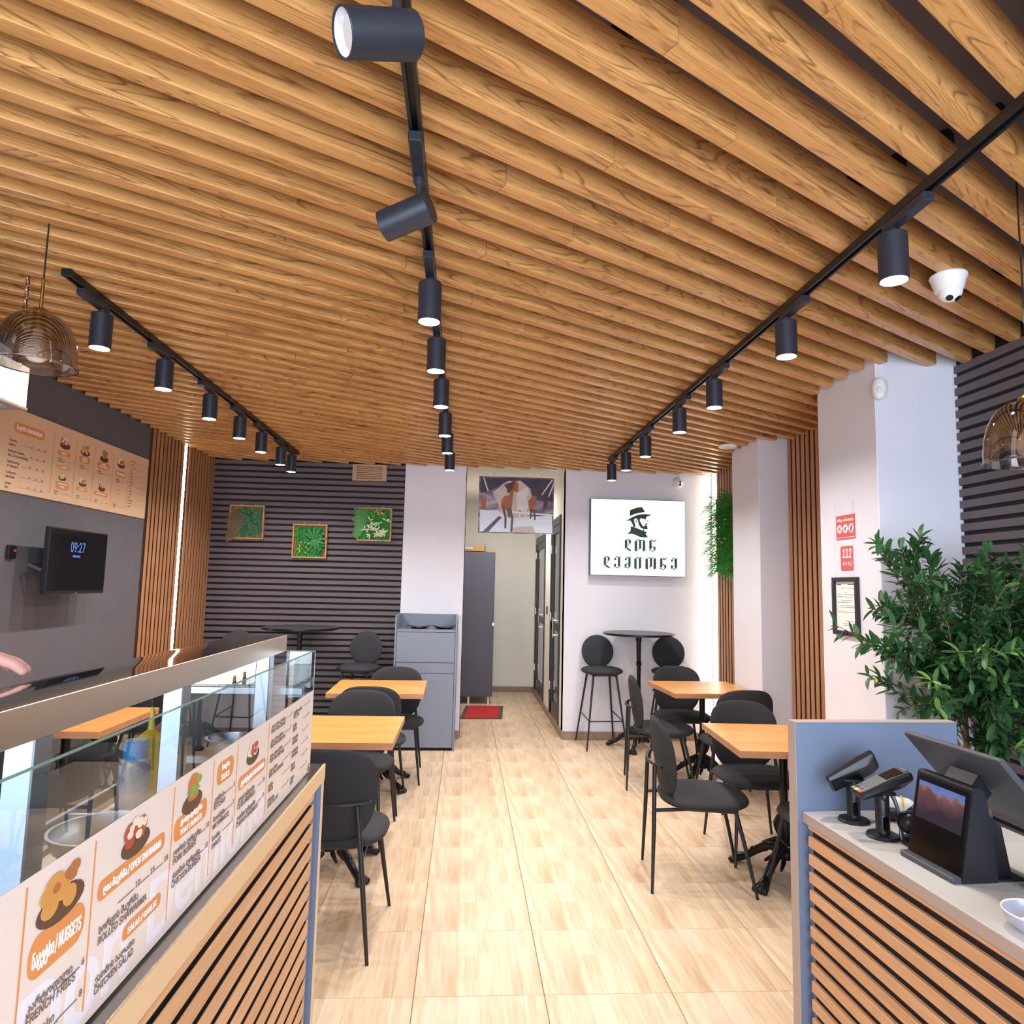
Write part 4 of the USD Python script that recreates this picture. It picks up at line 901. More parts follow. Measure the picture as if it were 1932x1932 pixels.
lab(mb_, MZ, 4.10, 4.39, 2.385, 2.445, [('შაურმა/SHAWARMA', True)] if False else [('შაურმა SHAWARMA', True)])
for i, (ge, en) in enumerate((('პატარა', 'SMALL'), ('ხორცის შაურმა', 'ROLLED SHAWARMA'), ('სტანდარტი', 'STANDART'), ('საშუალო', 'MEDIUM'), ('დიდი', 'BIG'))):
    y = 2.325-.062*i
    rows(mb_, MZ, [(ge, y, True), (en, y-.026, False)], 4.07, .0135, 'print_text_dark')
    price(mb_, MZ, [(4.20, 4.29, y-.008, '12'), (4.30, 4.355, y-.008, '15'), (4.36, 4.415, y-.008, '18')], 'print_text_dark', h=.013)
for x in (4.492, 4.742, 4.972, 5.235, 5.474): pr(mb_, MZ, sbox(x-.0025, 2.075, x+.0025, 2.472), 'print_orange', .0004, 'column_line')
colx = [(4.52, 4.71), (4.77, 4.94), (5.0, 5.21), (5.26, 5.45)]
for i, (a, b) in enumerate(colx):
    c = (a+b)/2; k = [1, 0, 2, 3][i]
    food(mb_, MZ, c, 2.425, .105, k); 
    if i == 0:
        lab(mb_, MZ, a+.02, b-.03, 2.335, 2.362, [('BURGER', False)]); lab(mb_, MZ, a+.02, b-.02, 2.245, 2.272, [('LAVASH', False)], 'print_orange_light'); lab(mb_, MZ, a+.03, b-.02, 2.115, 2.165, [('კარტოფილი', True), ('FRIES', False)])
        food(mb_, MZ, c, 2.205, .075, 4)
    else:
        lab(mb_, MZ, a+.02, b-.02, 2.330-(.02 if i == 3 else 0), 2.375-(.02 if i == 3 else 0), [('ნაგეტსი', True), ('NUGGETS', False)] if i == 1 else [('ტოსტი', True), ('TOAST BURGER', False)] if i == 2 else [('CLUB SANDWICH', False)])
        if i < 3: food(mb_, MZ, c, 2.205, .085, 3 if i == 1 else 1); lab(mb_, MZ, a+.01, b-.02, 2.135, 2.162, [('SALAD' if i == 1 else 'OPEN SHAWARMA', False)], 'print_orange_light' if i == 1 else 'print_orange')
        else: lab(mb_, MZ, a+.05, b-.08, 2.18, 2.21, [('SAUCE', False)])
    rows(mb_, MZ, [('ქათმის', 2.305-.02*(i == 3), True), ('CHICKEN', 2.289-.02*(i == 3), False)], a+.03, .0095)
    price(mb_, MZ, [(a+.09, b-.02, 2.297-.02*(i == 3), '12')]); rows(mb_, MZ, [('ღორის', 2.095, True), ('PORK', 2.079, False)], a+.02, .0095); price(mb_, MZ, [(a+.08, b-.02, 2.086, '10')])
rows(mb_, MZ, [(s, 2.455-.0235*i, False, .15) for i, s in enumerate(('COCA-COLA', 'CLASSIC', 'COCA-COLA', 'ZERO', 'SPRITE', 'FANTA', 'WATER', 'BORJOMI', 'JUICE', 'TEA', 'COFFEE', 'AYRAN', 'BEER', 'LEMONADE', 'KETCHUP', 'GARLIC'))], 5.50, .010)
price(mb_, MZ, [(5.63, 5.77, 2.455-.047*i, str(2+i % 4)) for i in range(8)])

# ================================================================ left: display counter and glass case
LC, LR = (-.410, 2.20, 0), -.73
lc = thing('display_counter', 'long front counter on the left with horizontal wood slats and a blue-grey end', 'counter', LC, LR)
CE = -2.75
part(lc, 'body', bx(-.72, -.016, CE, -.022, 0, .965, .002), 'slate_blue', smooth=False)
part(lc, 'end_panel', bx(-.74, -.003, -.022, 0, 0, .965, .001), 'slate_blue', smooth=False)
part(lc, 'edge_strip', bx(-.003, 0, -.022, 0, 0, .965, .0008), 'ledge_edge', smooth=False, label='thin tan edge strip')
part(lc, 'slat_backing', [bx(-.0165, -.0135, CE, -.150, 0, .964, .0005)]+[bx(-.0136, .0, CE, -.143, max(.935-.0515*i-.034, .0), min(.935-.0515*i-.002, .963), .0003) for i in range(-1, 18)], 'slat_backing', smooth=False, label='black backing and slat cores')
for i in range(-1, 18):
    z1 = .935-.0515*i; z0 = z1-.036; z1 = min(z1, .964)
    if z1-z0 < .005 or z0 < .0: continue
    part(lc, 'slat', bx(.0001, .003, CE, -.142, z0, z1, .001), 'counter_slat_wood', smooth=False)
part(lc, 'ledge', bx(-.74, -.004, CE, 0.0, .986, 1.011, .001), 'ledge_steel', smooth=False, label='grey steel ledge top')
part(lc, 'ledge_core', bx(-.74, -.004, CE, 0.0, .966, .986, .001), 'ledge_edge', smooth=False)
part(lc, 'ledge_front', bx(-.004, .002, CE, .002, .964, 1.011, .001), 'ledge_edge', smooth=False, label='light tan front edge')

dc = thing('glass_display_case', 'glass serving case with printed menu front and a steel top shelf on the left counter', 'display case', LC, LR)
GX, G1 = -.026, -.090
part(dc, 'front_glass', bx(GX-.006, GX, CE, G1, 1.012, 1.356, .001), 'glass', smooth=False)
part(dc, 'end_glass', bx(-.385, GX-.0065, G1-.006, G1, 1.012, 1.356, .001), 'glass', smooth=False)
part(dc, 'glass_rim', [bx(GX-.006, GX, CE, G1, 1.3562, 1.3575, .0003), bx(-.385, GX-.007, G1-.006, G1, 1.3562, 1.3575, .0003), bx(GX-.0005, GX+.0012, G1-.001, G1+.0012, 1.012, 1.357, .0003)], 'glass_edge', smooth=False, label='pale greenish polished edges')
part(dc, 'clamp', [bx(GX-.02, GX+.004, G1-.03, G1-.012, 1.011, 1.04, .003)], 'chrome', smooth=False)
part(dc, 'base_tray', bx(-.42, GX-.008, CE, G1-.007, 1.0112, 1.016, .001), 'steel_bright', smooth=False)
def shelf(y0=None, y1=None):
    y0 = CE if y0 is None else y0; y1 = G1+.03 if y1 is None else y1
    a = np.linspace(0, 1, 48); top = [(-.17-.222*t, 1.399-.042*t**2.2) for t in a]
    prof = Polygon([(-.122, 1.399)]+top+[(-.392, 1.336), (-.122, 1.352)])
    m = trimesh.creation.extrude_polygon(prof, y1-y0, engine='earcut'); m.apply_transform(np.array([[1,0,0,0],[0,0,-1,y1],[0,1,0,0],[0,0,0,1.0]])); return m
part(dc, 'top_shelf', shelf(), 'steel_top', smooth=25, label='polished steel top with a rolled rear edge')
part(dc, 'shelf_band', [bx(-.1215, -.1185, CE, G1+.031, 1.352, 1.400, .001)], 'steel', smooth=False, label='brushed steel front band'); part(dc, 'shelf_end', shelf(G1+.0301, G1+.0325), 'steel', smooth=False)
for y in (-.160, -.740, -1.200): part(dc, 'post', bx(-.163, -.125, y-.042, y, 1.016, 1.3515, .002), 'steel_bright', smooth=False)
part(dc, 'end_bar', [bx(-.40, -.05, -.120, -.098, 1.232, 1.254, .002)], 'steel_bright', smooth=False); part(dc, 'end_sheet', bx(-.40, -.17, -.112, -.106, 1.016, 1.232, .001), 'plastic_black', smooth=False)
part(dc, 'pan_rail', [bx(-.075, -.062, CE, -.13, 1.05, 1.075, .002), bx(-.40, -.387, CE, -.13, 1.05, 1.075, .002)]+[bx(-.40, -.06, y-.008, y+.008, 1.05, 1.072, .002) for y in (-.16, -.40, -.66, -.98, -1.3)], 'steel_bright', smooth=False)
part(dc, 'pan', [bx(-.386, -.078, y0+.01, y1-.01, 1.018, 1.03, .004) for y0, y1 in ((-.40, -.16), (-.66, -.40), (-.98, -.66), (-1.3, -.98))], 'steel', smooth=False)
ms = part(dc, 'menu_sheet', bx(GX+.0004, GX+.0016, CE, G1-.003, 1.016, 1.243, .0003), 'menu_sheet', smooth=False, label='cream printed menu covering the lower front glass')
MS = frame((GX+.0016, -2.20, 0), (0,1,0), (0,0,1), (1,0,0))           # print x = world y (nearly), print y = height
for x in (.60, .798, .932, 1.160, 1.327, 1.455, 1.667): pr(ms, MS, sbox(x-.0016, 1.035, x+.0016, 1.234), 'print_orange', .0002, 'column_line', h=.0003)
wm = fit(txt('Demione', .085, False, True), 1.10, 1.66, 1.030); wm2 = fit(txt('Don', .085, False, True), .80, 1.04, 1.030)
for wm in (wm, wm2): part(ms, 'watermark', T(tr(wm, 0, 0, .0001).apply_transform(np.diag([1,1,.35,1])), MS), 'print_pale', smooth=False, label='large pale watermark letters')
def mlab(x0, x1, y0, y1, lines):
    pr(ms, MS, rrect(x0, y0, x1, y1, min((y1-y0)*.42, .02)), 'print_orange', .0004, 'heading_label', h=.0003); n = len(lines); ms_ = []
    for i, (s, ge) in enumerate(lines):
        hh = min((y1-y0)/(n+.5)*.6, .016); m = txt(s, hh, ge, True); w = m.bounds[1][0]-m.bounds[0][0]; wd = min(w, (x1-x0)*.86); c = (x0+x1)/2
        ms_.append(tr(fit(m, c-wd/2, c+wd/2, y1-(i+.82)*(y1-y0)/(n+.15)), 0, 0, .0008))
    part(ms, 'lettering', T(cat_(ms_), MS), 'print_white', smooth=False)
def mfood(cx, cy, s, k): food(ms, MS, cx, cy, s, k)
mlab(.62, .70, 1.135, 1.168, [('შაურმა', True), ('SHAWARMA', False)]); mfood(.70, 1.20, .05, 1)
mfood(.865, 1.208, .085, 0); mlab(.810, .918, 1.128, 1.174, [('ნაგეტსი / NUGGETS', True)])
rows(ms, MS, [('კარტოფილი', 1.098, True), ('FRENCH FRIES', 1.085, False), ('ნაგეტსი', 1.062, True), ('NUGGETS', 1.049, False)], .815, .0095, z=.0008)
price(ms, MS, [(.875, .925, 1.094, '6'), (.875, .925, 1.058, '8')], z=.0008)
mfood(1.04, 1.210, .075, 1); mlab(.945, 1.135, 1.153, 1.178, [('ღია შაურმა / OPEN SHAWARMA', True)])
price(ms, MS, [(1.00, 1.06, 1.130, '12'), (1.062, 1.105, 1.130, '15'), (1.107, 1.150, 1.130, '18')], z=.0008)
rows(ms, MS, [('ხორცის შაურმა', 1.112, True), ('ROLLED SHAWARMA', 1.099, False)], .955, .0095, z=.0008)
mlab(1.02, 1.135, 1.070, 1.090, [('SALAD / GARLIC', False)]); rows(ms, MS, [('ქათმის სალათი', 1.053, True), ('CHICKEN SALAD', 1.040, False)], .955, .009, z=.0008)
mfood(1.235, 1.206, .075, 2); mlab(1.168, 1.303, 1.145, 1.180, [('ტოსტ ბურგერი', True), ('TOAST BURGER', False)])
rows(ms, MS, [('ღორის ბურგერი', 1.125, True), ('PORK BURGER', 1.112, False), ('ქათმის ბურგერი', 1.090, True), ('CHICKEN BURGER', 1.077, False)], 1.172, .0095, z=.0008); price(ms, MS, [(1.27, 1.318, 1.124, '12'), (1.27, 1.318, 1.089, '12')], z=.0008)
mlab(1.345, 1.432, 1.182, 1.222, [('სოუსი', True), ('SAUCE', False)])
rows(ms, MS, [('კეტჩუპი', 1.156, True), ('KETCHUP', 1.143, False), ('მაიონეზი', 1.122, True), ('MAYONNAISE', 1.109, False), ('ნიორი', 1.088, True), ('GARLIC', 1.075, False)], 1.338, .009, z=.0008); price(ms, MS, [(1.39, 1.446, 1.158, '1'), (1.39, 1.446, 1.124, '1'), (1.39, 1.446, 1.09, '1')], z=.0008)
mfood(1.555, 1.205, .075, 3); mlab(1.470, 1.650, 1.138, 1.164, [('კლუბ სენდვიჩი / CLUB SANDWICH', True)])
rows(ms, MS, [('კლუბ სენდვიჩი', 1.115, True), ('CLUB SANDWICH', 1.102, False), ('ქათმის სენდვიჩი', 1.080, True), ('CHICKEN SANDWICH', 1.067, False)], 1.472, .0095, z=.0008); price(ms, MS, [(1.60, 1.650, 1.113, '12'), (1.60, 1.650, 1.078, '12')], z=.0008)
rows(ms, MS, [(s, 1.218-.0335*(i//2)-.0115*(i % 2), i % 2 == 0, .12) for i, s in enumerate(('კოკა-კოლა კლასიკ', 'COCA-COLA CLASSIC', 'კოკა-კოლა ქილა', 'COCA-COLA CLASSIC CAN', 'კოკა-კოლა ზერო', 'COCA-COLA ZERO SUGAR', 'კოკა-კოლა', 'COCA-COLA ZERO BOTTLE', 'ფანტა', 'FANTA', 'სპრაიტი', 'SPRITE BOTTLE'))], 1.685, .0085, z=.0008)
price(ms, MS, [(1.80, 1.862, 1.218-.0335*i, '3') for i in range(6)], z=.0008)
rows(ms, MS, [(s, 1.214-.0335*(i//2)-.0115*(i % 2), i % 2 == 0, .09) for i, s in enumerate(('ფიუზტი ატამი', 'FUZE TEA', 'ფანტა', 'FANTA', 'ბორჯომი', 'BORJOMI', 'ლიმონათი', 'LEMONADE', 'წყალი', 'WATER', 'ლუდი', 'BEER'))], 1.885, .0085, z=.0008)
price(ms, MS, [(1.985, 2.055, 1.218-.0335*i, '4') for i in range(6)], z=.0008)

def bottle(x, y, label, mat, h, cap=None):
    t = thing('sauce_bottle', label, 'bottle', (x, y, 1.0345), group='squeeze bottles')
    part(t, 'flask', lathe([(0,0),(.030,0),(.033,.006),(.033,h*.52),(.026,h*.58),(0,h*.58)], 24), mat)
    part(t, 'cap', lathe([(0,h*.58),(.027,h*.58),(.027,h*.68),(.018,h*.72),(.008,h*.76),(.004,h),(0,h)] if not cap else [(0,h*.58),(.026,h*.58),(.026,h*.74),(.022,h*.78),(0,h*.78)], 20), cap or mat)
bottle(-.745, 1.69, 'clear squeeze bottle with a blue cap inside the glass case', 'clear_plastic_rim', .20, 'bottle_blue')
bottle(-.748, 1.77, 'yellow squeeze bottle with a pointed nozzle inside the glass case', 'bottle_yellow', .215)
bottle(-.752, 1.853, 'brownish pink squeeze bottle with a pointed nozzle inside the glass case', 'bottle_pink', .215)
pot_ = thing('steel_container', 'conical steel container standing in the glass case', 'container', (-.600, 1.905, 1.0345))
part(pot_, 'shell', lathe([(0,0),(.045,0),(.062,.115),(.066,.118),(.058,.118),(.042,.004),(0,.004)], 28), 'steel_bright')
bw = thing('steel_bowl', 'shallow steel bowl standing in the glass case', 'bowl', (-.66, 1.40, 1.0345))
part(bw, 'shell', lathe([(0,0),(.05,0),(.085,.03),(.098,.06),(.092,.06),(.08,.032),(.048,.005),(0,.005)], 32), 'steel_bright')
tg = thing('serving_tongs', 'steel serving tongs leaning in the glass case', 'tongs', (-.575, 2.0, 1.036))
part(tg, 'arm', chain([(0,-.13,.0),(0,.02,.05),(.01,.08,.11)], [.006,.007,.009]), 'chrome'); part(tg, 'arm', chain([(.028,-.13,.0),(.028,.02,.045),(.018,.08,.105)], [.006,.007,.009]), 'chrome')

# ---- hand of a person behind the case, resting on the steel top
hp = thing('person', 'hand of a person resting on the steel top at the left edge of view', 'person')
def hand_mesh():
    import manifold3d as m3
    bones = []
    def B(a, b, ra, rb):
        h = bone(a, b, ra, rb, 2); bones.append(m3.Manifold(m3.Mesh(np.asarray(h.vertices, np.float32), np.asarray(h.faces, np.uint32))))
    z0 = 1.402
    base = np.array([-.850, 1.184, z0+.006]); f = np.array([.80, .60, 0]); s = np.array([.60, -.80, 0])       # fingers forward f, thumb side s
    def P(u, v, w=0.0): return base+f*u+s*v+np.array([0,0,w])
    B(P(-.34,-.03,-.09), P(-.18,-.01,-.02), .038, .031); B(P(-.18,-.01,-.02), P(-.03,0,.004), .031, .024)
    for v in (-.030, -.010, .010, .030): B(P(-.03, v*.6, .006), P(.045, v, .008), .020, .0135)
    B(P(.045,-.030,.008), P(.045,.030,.008), .0135, .0135); B(P(0,-.03,.004), P(0,.03,.004), .016, .016)
    for v, L, c in ((.031, .072, .008), (.0105, .080, .004), (-.0105, .074, .0), (-.031, .058, -.004)):
        k0, k1, k2, k3 = P(.048, v, .009), P(.048+L*.48, v*1.12+c*.1, .016), P(.048+L*.80, v*1.16, .006), P(.048+L*.98, v*1.16, -.006)
        B(k0, k1, .0105, .0095); B(k1, k2, .0095, .0085); B(k2, k3, .0085, .0072)
    B(P(-.01,.026,.0), P(.030,.052,-.003), .0155, .0115); B(P(.030,.052,-.003), P(.066,.056,-.005), .0115, .0085)
    m = m3.Manifold.batch_boolean(bones, m3.OpType.Add).refine_to_length(.004).to_mesh()
    t = trimesh.Trimesh(m.vert_properties[:, :3], m.tri_verts, process=True); v0 = np.array(t.vertices); trimesh.smoothing.filter_laplacian(t, lamb=.35, iterations=4, volume_constraint=False); t.vertices = v0+np.clip(np.nan_to_num(np.array(t.vertices)-v0), -.003, .003); return t, P
hm, HP = hand_mesh()
part(hp, 'arm', hm, 'skin', smooth=True)
for v, L in ((.031, .072), (.0105, .080), (-.0105, .074), (-.031, .058)): part(hp, 'nail', T(pad(.0045, .0055, .0016, 2.4, 14, 3), trimesh.transformations.translation_matrix(HP(.048+L*.955, v*1.16, .0035)) @ trimesh.geometry.align_vectors((0,0,1), (.25,.6,.75))), 'nail')
part(hp, 'ring', tube([HP(.062+.0*math.cos(a), .0108+.0112*math.cos(a), .0115+.0112*math.sin(a)) for a in np.linspace(0, 2*np.pi, 17)], .0018, 6, False), 'chrome', label='silver finger ring')
part(hp, 'sleeve', chain([HP(-.22,-.012,-.03), HP(-.44,-.035,-.12)], [.042, .055], 2), 'plastic_black')

# ================================================================ pendants and hood on the left, pendant on the right
def pendant(x, y, zr, label, R=.127, H=.185, rod=.125):
    t = thing('pendant_lamp', label, 'pendant lamp', (x, y, zr), group='glass pendant lamps')
    a = np.linspace(0, 1, 20); out = [(R*(1-.035*(1-q)**3)*math.cos(q*math.pi/2*.93)**.62, H*math.sin(q*math.pi/2*.93)**1.0) for q in a]
    prof = out+[(max(r-.003, .002), z-.002) for r, z in out[::-1]]
    part(t, 'shade', lathe(prof+[prof[0]], 56), 'smoke_glass', smooth=50, label='mirrored smoke-grey glass dome')
    part(t, 'shade_rim', lathe([(R-.0035, -.001), (R+.0002, -.001), (R+.0002, .002), (R-.0035, .002), (R-.0035, -.001)], 56), 'chrome')
    top = H*math.sin(math.pi/2*.93)
    part(t, 'socket', lathe([(0,top-.055),(.021,top-.055),(.021,top+.004),(.030,top+.006),(.026,top+.014),(.010,top+.022),(0,top+.022)], 24), 'brass')
    part(t, 'rod', tube([(0,0,top+.02),(0,0,top+rod)], .0058, 10), 'brass', label='brass rod'); part(t, 'cord', tube([(0,0,top+rod),(0,0,2.955-zr)], .0028, 8), 'rail_black')
    part(t, 'bulb', lathe([(0,.012),(.020,.016),(.036,.032),(.041,.052),(.036,.074),(.024,.092),(.017,.110),(.017,top-.05),(0,top-.05)], 28), 'bulb_glass')
pendant(-1.495, 2.41, 2.277, 'smoke glass dome pendant lamp with brass rod at the left edge of view')
pendant(1.728, 1.979, 1.973, 'smoke glass dome pendant lamp cut by the right edge of view', .131, .195)
hd = thing('extractor_hood', 'white steel extractor hood hung on a chain above the left counter, behind the pendant lamp', 'extractor hood')
hx0, hx1, hy0, hy1, hz0, hz1 = -2.62, -1.85, 1.0, 2.95, 2.255, 2.425
part(hd, 'canopy', [bx(hx1-.012, hx1, hy0, hy1, hz0, hz1, .002), bx(hx0, hx1-.012, hy0, hy0+.012, hz0, hz1, .002), bx(hx0, hx1-.012, hy1-.012, hy1, hz0, hz1, .002), bx(hx0, hx1-.012, hy0+.012, hy1-.012, hz1-.012, hz1, .002)], 'hood_white', smooth=False)
part(hd, 'lip', [bx(hx1-.04, hx1+.004, hy0, hy1+.004, hz0-.012, hz0, .002), bx(hx0, hx1-.04, hy1-.03, hy1+.004, hz0-.012, hz0, .002)], 'steel', smooth=False)
part(hd, 'filter', bx(hx0+.02, hx1-.05, hy0+.03, hy1-.04, hz0+.02, hz0+.03, .002), 'steel', smooth=False)
part(hd, 'hanging_chain', links((-1.862, 2.90, hz1+.004), (-1.862, 2.90, ZC+.08), 17, .011, .0026), 'chrome')

# ================================================================ right: till counter
RC, RR = (1.06, 2.20, 0), 2.4
rc = thing('till_counter', 'long till counter on the right with horizontal wood slats and a grey worktop', 'counter', RC, RR)
part(rc, 'upstand', bx(-.0165, .53, -.044, -.001, 0, 1.1545, .001), 'slate_blue', smooth=False, label='blue-grey upright end panel')
part(rc, 'edge_strip', [bx(-.0185, -.0165, -.045, 0, 0, 1.156, .0008), bx(-.0165, .531, -.045, 0, 1.1545, 1.156, .0006)], 'taupe_edge', smooth=False, label='taupe edge strips of the end panel')
part(rc, 'body', bx(.016, .50, CE, -.046, 0, .856, .002), 'slate_blue', smooth=False)
part(rc, 'slat_backing', bx(.0125, .0158, CE, -.080, 0, .856, .0005), 'slat_backing', smooth=False, label='black backing')
for i in range(-1, 16):
    z1 = .825-.0515*i; z0 = z1-.0315; z1 = min(z1, .856)
    part(rc, 'slat', bx(-.001, .0125, CE, -.076, z0, z1, .002), 'counter_slat_wood', smooth=False)
part(rc, 'worktop', bx(0, .53, CE, -.0455, .858, .887, .001), 'worktop', smooth=False, label='pale grey worktop')
part(rc, 'worktop_edge', bx(-.0025, -.0002, CE, -.0455, .857, .8865, .0008), 'taupe_edge', smooth=False, label='taupe front edge')
Z = .8872
def terminal(x, y, label, yaw, tilt, flip):
    t = thing('card_terminal', label, 'card terminal', (x, y, Z), yaw, group='card terminals')
    part(t, 'stand_base', lathe([(0,0),(.043,0),(.044,.004),(.041,.009),(.022,.013),(0,.013)], 36), 'plastic_black')
    part(t, 'stand_column', [lathe([(.0,.012),(.0185,.012),(.0185,.060),(.0178,.061),(.0178,.063),(.0185,.064),(.0185,.110),(.012,.120),(0,.122)], 28)], 'plastic_black')
    part(t, 'cable_slot', rot(ext(rrect(-.007, -.020, .007, .020, .0069), .003), 90, (1,0,0)).apply_translation((0, -.0165, .040)), 'screen_black')
    part(t, 'tilt_head', [bone((0,-.012,.112), (0,.012,.112), .013, .013), bx(-.03, .03, -.022, .022, .116, .126, .004)], 'plastic_black')
    M = trimesh.transformations.translation_matrix((0, 0, .142)) @ trimesh.transformations.rotation_matrix(-math.radians(tilt), (0,1,0))
    if flip: M = M @ trimesh.transformations.rotation_matrix(math.radians(flip), (1,0,0))
    body = hull(np.vstack([_bp(.078, .036, .010, .006), _bp(.030, .037, .013, .006)+[.048, 0, .004], _bp(.012, .030, .016, .006)+[.040, 0, -.004]]))
    tb = part(t, 'body', T(body, M), 'plastic_black', smooth=30)
    part(tb, 'screen', T(ext(rrect(.010, -.025, .060, .025, .003), .001, .0150).apply_transform(trimesh.transformations.rotation_matrix(-.05, (0,1,0))), M), 'screen_black', smooth=False)
    part(tb, 'paper_slot', T(bx(.064, .076, -.022, .022, .013, .0185, .001), M), 'plastic_grey', smooth=False)
    for j, c in enumerate(('key_red', 'key_yellow', 'key_green')):
        part(tb, 'key', T(bx(-.074, -.064, -.026+.019*j, -.010+.019*j, .0102, .0125, .001), M), c, smooth=False)
    part(tb, 'keypad', T(cat_([bx(-.058+.015*a, -.047+.015*a, -.026+.019*b, -.011+.019*b, .0102, .0120, .001) for a in range(4) for b in range(3)]), M), 'plastic_grey', smooth=False)
    return t
plain('key_red', (210,60,50), .4); plain('key_yellow', (230,190,60), .4); plain('key_green', (60,170,90), .4)
terminal(1.184, 1.935, 'card terminal on a black stand showing coloured keys, nearer one', -6, 22, 0)
terminal(1.174, 2.064, 'black card terminal on a stand turned away, next to the blue-grey panel', -14, 32, -50)
po = thing('till_display', 'black customer display with a mountain wallpaper standing on the till counter', 'till', (1.19, 1.72, Z), 4)
side = Polygon([(-.012, 0), (.085, 0), (.078, .10), (.060, .205), (.050, .216), (.034, .218), (.028, .212)])     # x, z
def yext(poly, y0, y1): m = trimesh.creation.extrude_polygon(poly, y1-y0, engine='earcut'); m.apply_transform(np.array([[1,0,0,0],[0,0,-1,y1],[0,1,0,0],[0,0,0,1.0]])); return m
part(po, 'housing', yext(side.buffer(-.004).buffer(.004), -.092, .092), 'plastic_black', smooth=25)
fd = np.array([.040, 0, .212]); fd = fd/np.linalg.norm(fd); fn = np.array([-fd[2], 0, fd[0]])
FM = frame((-.012+.0, 0, 0), (0,-1,0), fd, fn)
pz = part(po, 'bezel', T(ext(rrect(-.086, .014, .086, .208, .012), .003, .0), FM), 'screen_black', smooth=False)
part(pz, 'screen', T(T(ext(sbox(-.076, -.046, .076, .046), .001), trimesh.transformations.translation_matrix((0, 0, 0))), I4), 'wallpaper_screen', smooth=False, label='lit screen with a mountain wallpaper under a blue sky')
sc_ = stage.GetPrimAtPath(str(pz.GetPath())+'/screen'); UsdGeom.Xformable(sc_).AddTransformOp().Set(Gf.Matrix4d(*(FM @ trimesh.transformations.translation_matrix((0, .150, .0032))).T.ravel().tolist()))
part(po, 'front_lip', bx(-.034, -.010, -.092, .092, 0, .014, .005), 'plastic_grey', smooth=False)
part(po, 'base_plate', bx(-.03, .16, -.090, .080, 0, .006, .002), 'plastic_black', smooth=False)
part(po, 'rear_stand', yext(Polygon([(.088, .006), (.140, .006), (.118, .120), (.085, .150), (.076, .150)]), -.070, .060), 'plastic_black', smooth=25)
part(po, 'neck', yext(Polygon([(.05, .19), (.085, .15), (.120, .19), (.085, .235)]), -.045, .045), 'plastic_black', smooth=25)
mon = bx(-.0075, .0075, -.170, .150, -.115, .115, .004); mon = rot(mon, -42, (0,1,0)).apply_translation((.115, .0, .215))
part(po, 'monitor', mon, 'plastic_grey', smooth=False, label='thin grey cashier monitor seen from behind')
part(po, 'monitor_screen', rot(bx(.0076, .0085, -.162, .142, -.107, .107, .0003), -42, (0,1,0)).apply_translation((.115, 0, .215)), 'screen_black', smooth=False)
sn = thing('desk_scanner', 'round black desk scanner with a glass window beside the till display', 'scanner', (1.262, 1.905, Z), 20)
part(sn, 'foot', lathe([(0,0),(.036,0),(.038,.006),(.024,.014),(0,.016)], 28), 'plastic_black'); part(sn, 'head', chain([(-.030,0,.052),(.022,0,.052)], [.030,.026], 2), 'plastic_black'); part(sn, 'neck', bone((0,0,.01), (0,0,.04), .014, .016), 'plastic_black')
part(sn, 'window', rot(ext(rrect(-.020, -.013, .020, .013, .004), .004), -70, (1,0,0)).apply_translation((-.004, -.024, .060)), 'door_glass', smooth=False); part(sn, 'side_cap', tr(ball((0,0,0), .0275, 2), .026, 0, .052), 'plastic_white')
hs = thing('hand_scanner', 'white and black hand scanner with a yellow stripe lying by the card terminals', 'scanner', (1.335, 2.055, Z), -25)
part(hs, 'head', chain([(-.045,.02,.034),(0,.02,.036)], [.033,.028], 2), 'plastic_white'); part(hs, 'grip', chain([(0,.015,.032),(.075,-.01,.02)], [.024,.017], 2), 'plastic_black'); part(hs, 'muzzle', bx(-.070, -.025, -.022, .034, .002, .040, .010), 'plastic_black'); part(hs, 'stripe', [tube([(-.012,.02+.031*math.cos(a),.036+.031*math.sin(a)) for a in np.linspace(.2, 2.9, 10)], .003, 6)], 'bottle_yellow')
pb = thing('paper_pad', 'pale blue paper pad lying behind the hand scanner against the end panel', 'pad', (1.44, 2.115, Z), 4); part(pb, 'sheets', bx(-.07, .07, -.035, .03, 0, .012, .001), 'bag_blue', smooth=False); part(pb, 'cover', bx(-.07, .07, -.04, -.0355, 0, .013, .001), 'slate_blue', smooth=False)
cbm = []
for i, q in enumerate(((.0, .0), (.006, .004), (-.006, .007))):
    cbm.append(tube(bez((1.192+q[0], 1.945, 1.030), (1.235+q[0], 1.935, .99), (1.225+q[1], 1.925, .93), (1.222+q[0], 1.905+q[1], Z+.004), 14), .0017, 6))
    cbm.append(tube(bez((1.222+q[0], 1.905+q[1], Z+.004), (1.205-q[1], 1.86, Z+.004), (1.205+q[1], 1.80+q[0], Z+.005), (1.186+q[1], 1.72+.02*i, Z+.003), 16), .0022, 6))
    cbm.append(tube(bez((1.245, 1.895, Z+.004), (1.215-q[1]*2, 1.88, Z+.006), (1.220, 1.85-q[1]*3, Z+.012), (1.240, 1.872, Z+.004), 14), .0022, 6))
cc = thing('cable_bundle', 'grey and black cables looped on the worktop below the card terminals', 'cable'); part(cc, 'cable', cbm[0:9:3]+cbm[2:9:3], 'plastic_grey', label='grey cables'); part(cc, 'cable', cbm[1:9:3], 'plastic_black', label='black cables')
cbw = thing('plastic_bowl', 'clear round plastic bowl with white sweets at the right edge of the worktop', 'bowl', (1.182, 1.405, Z))
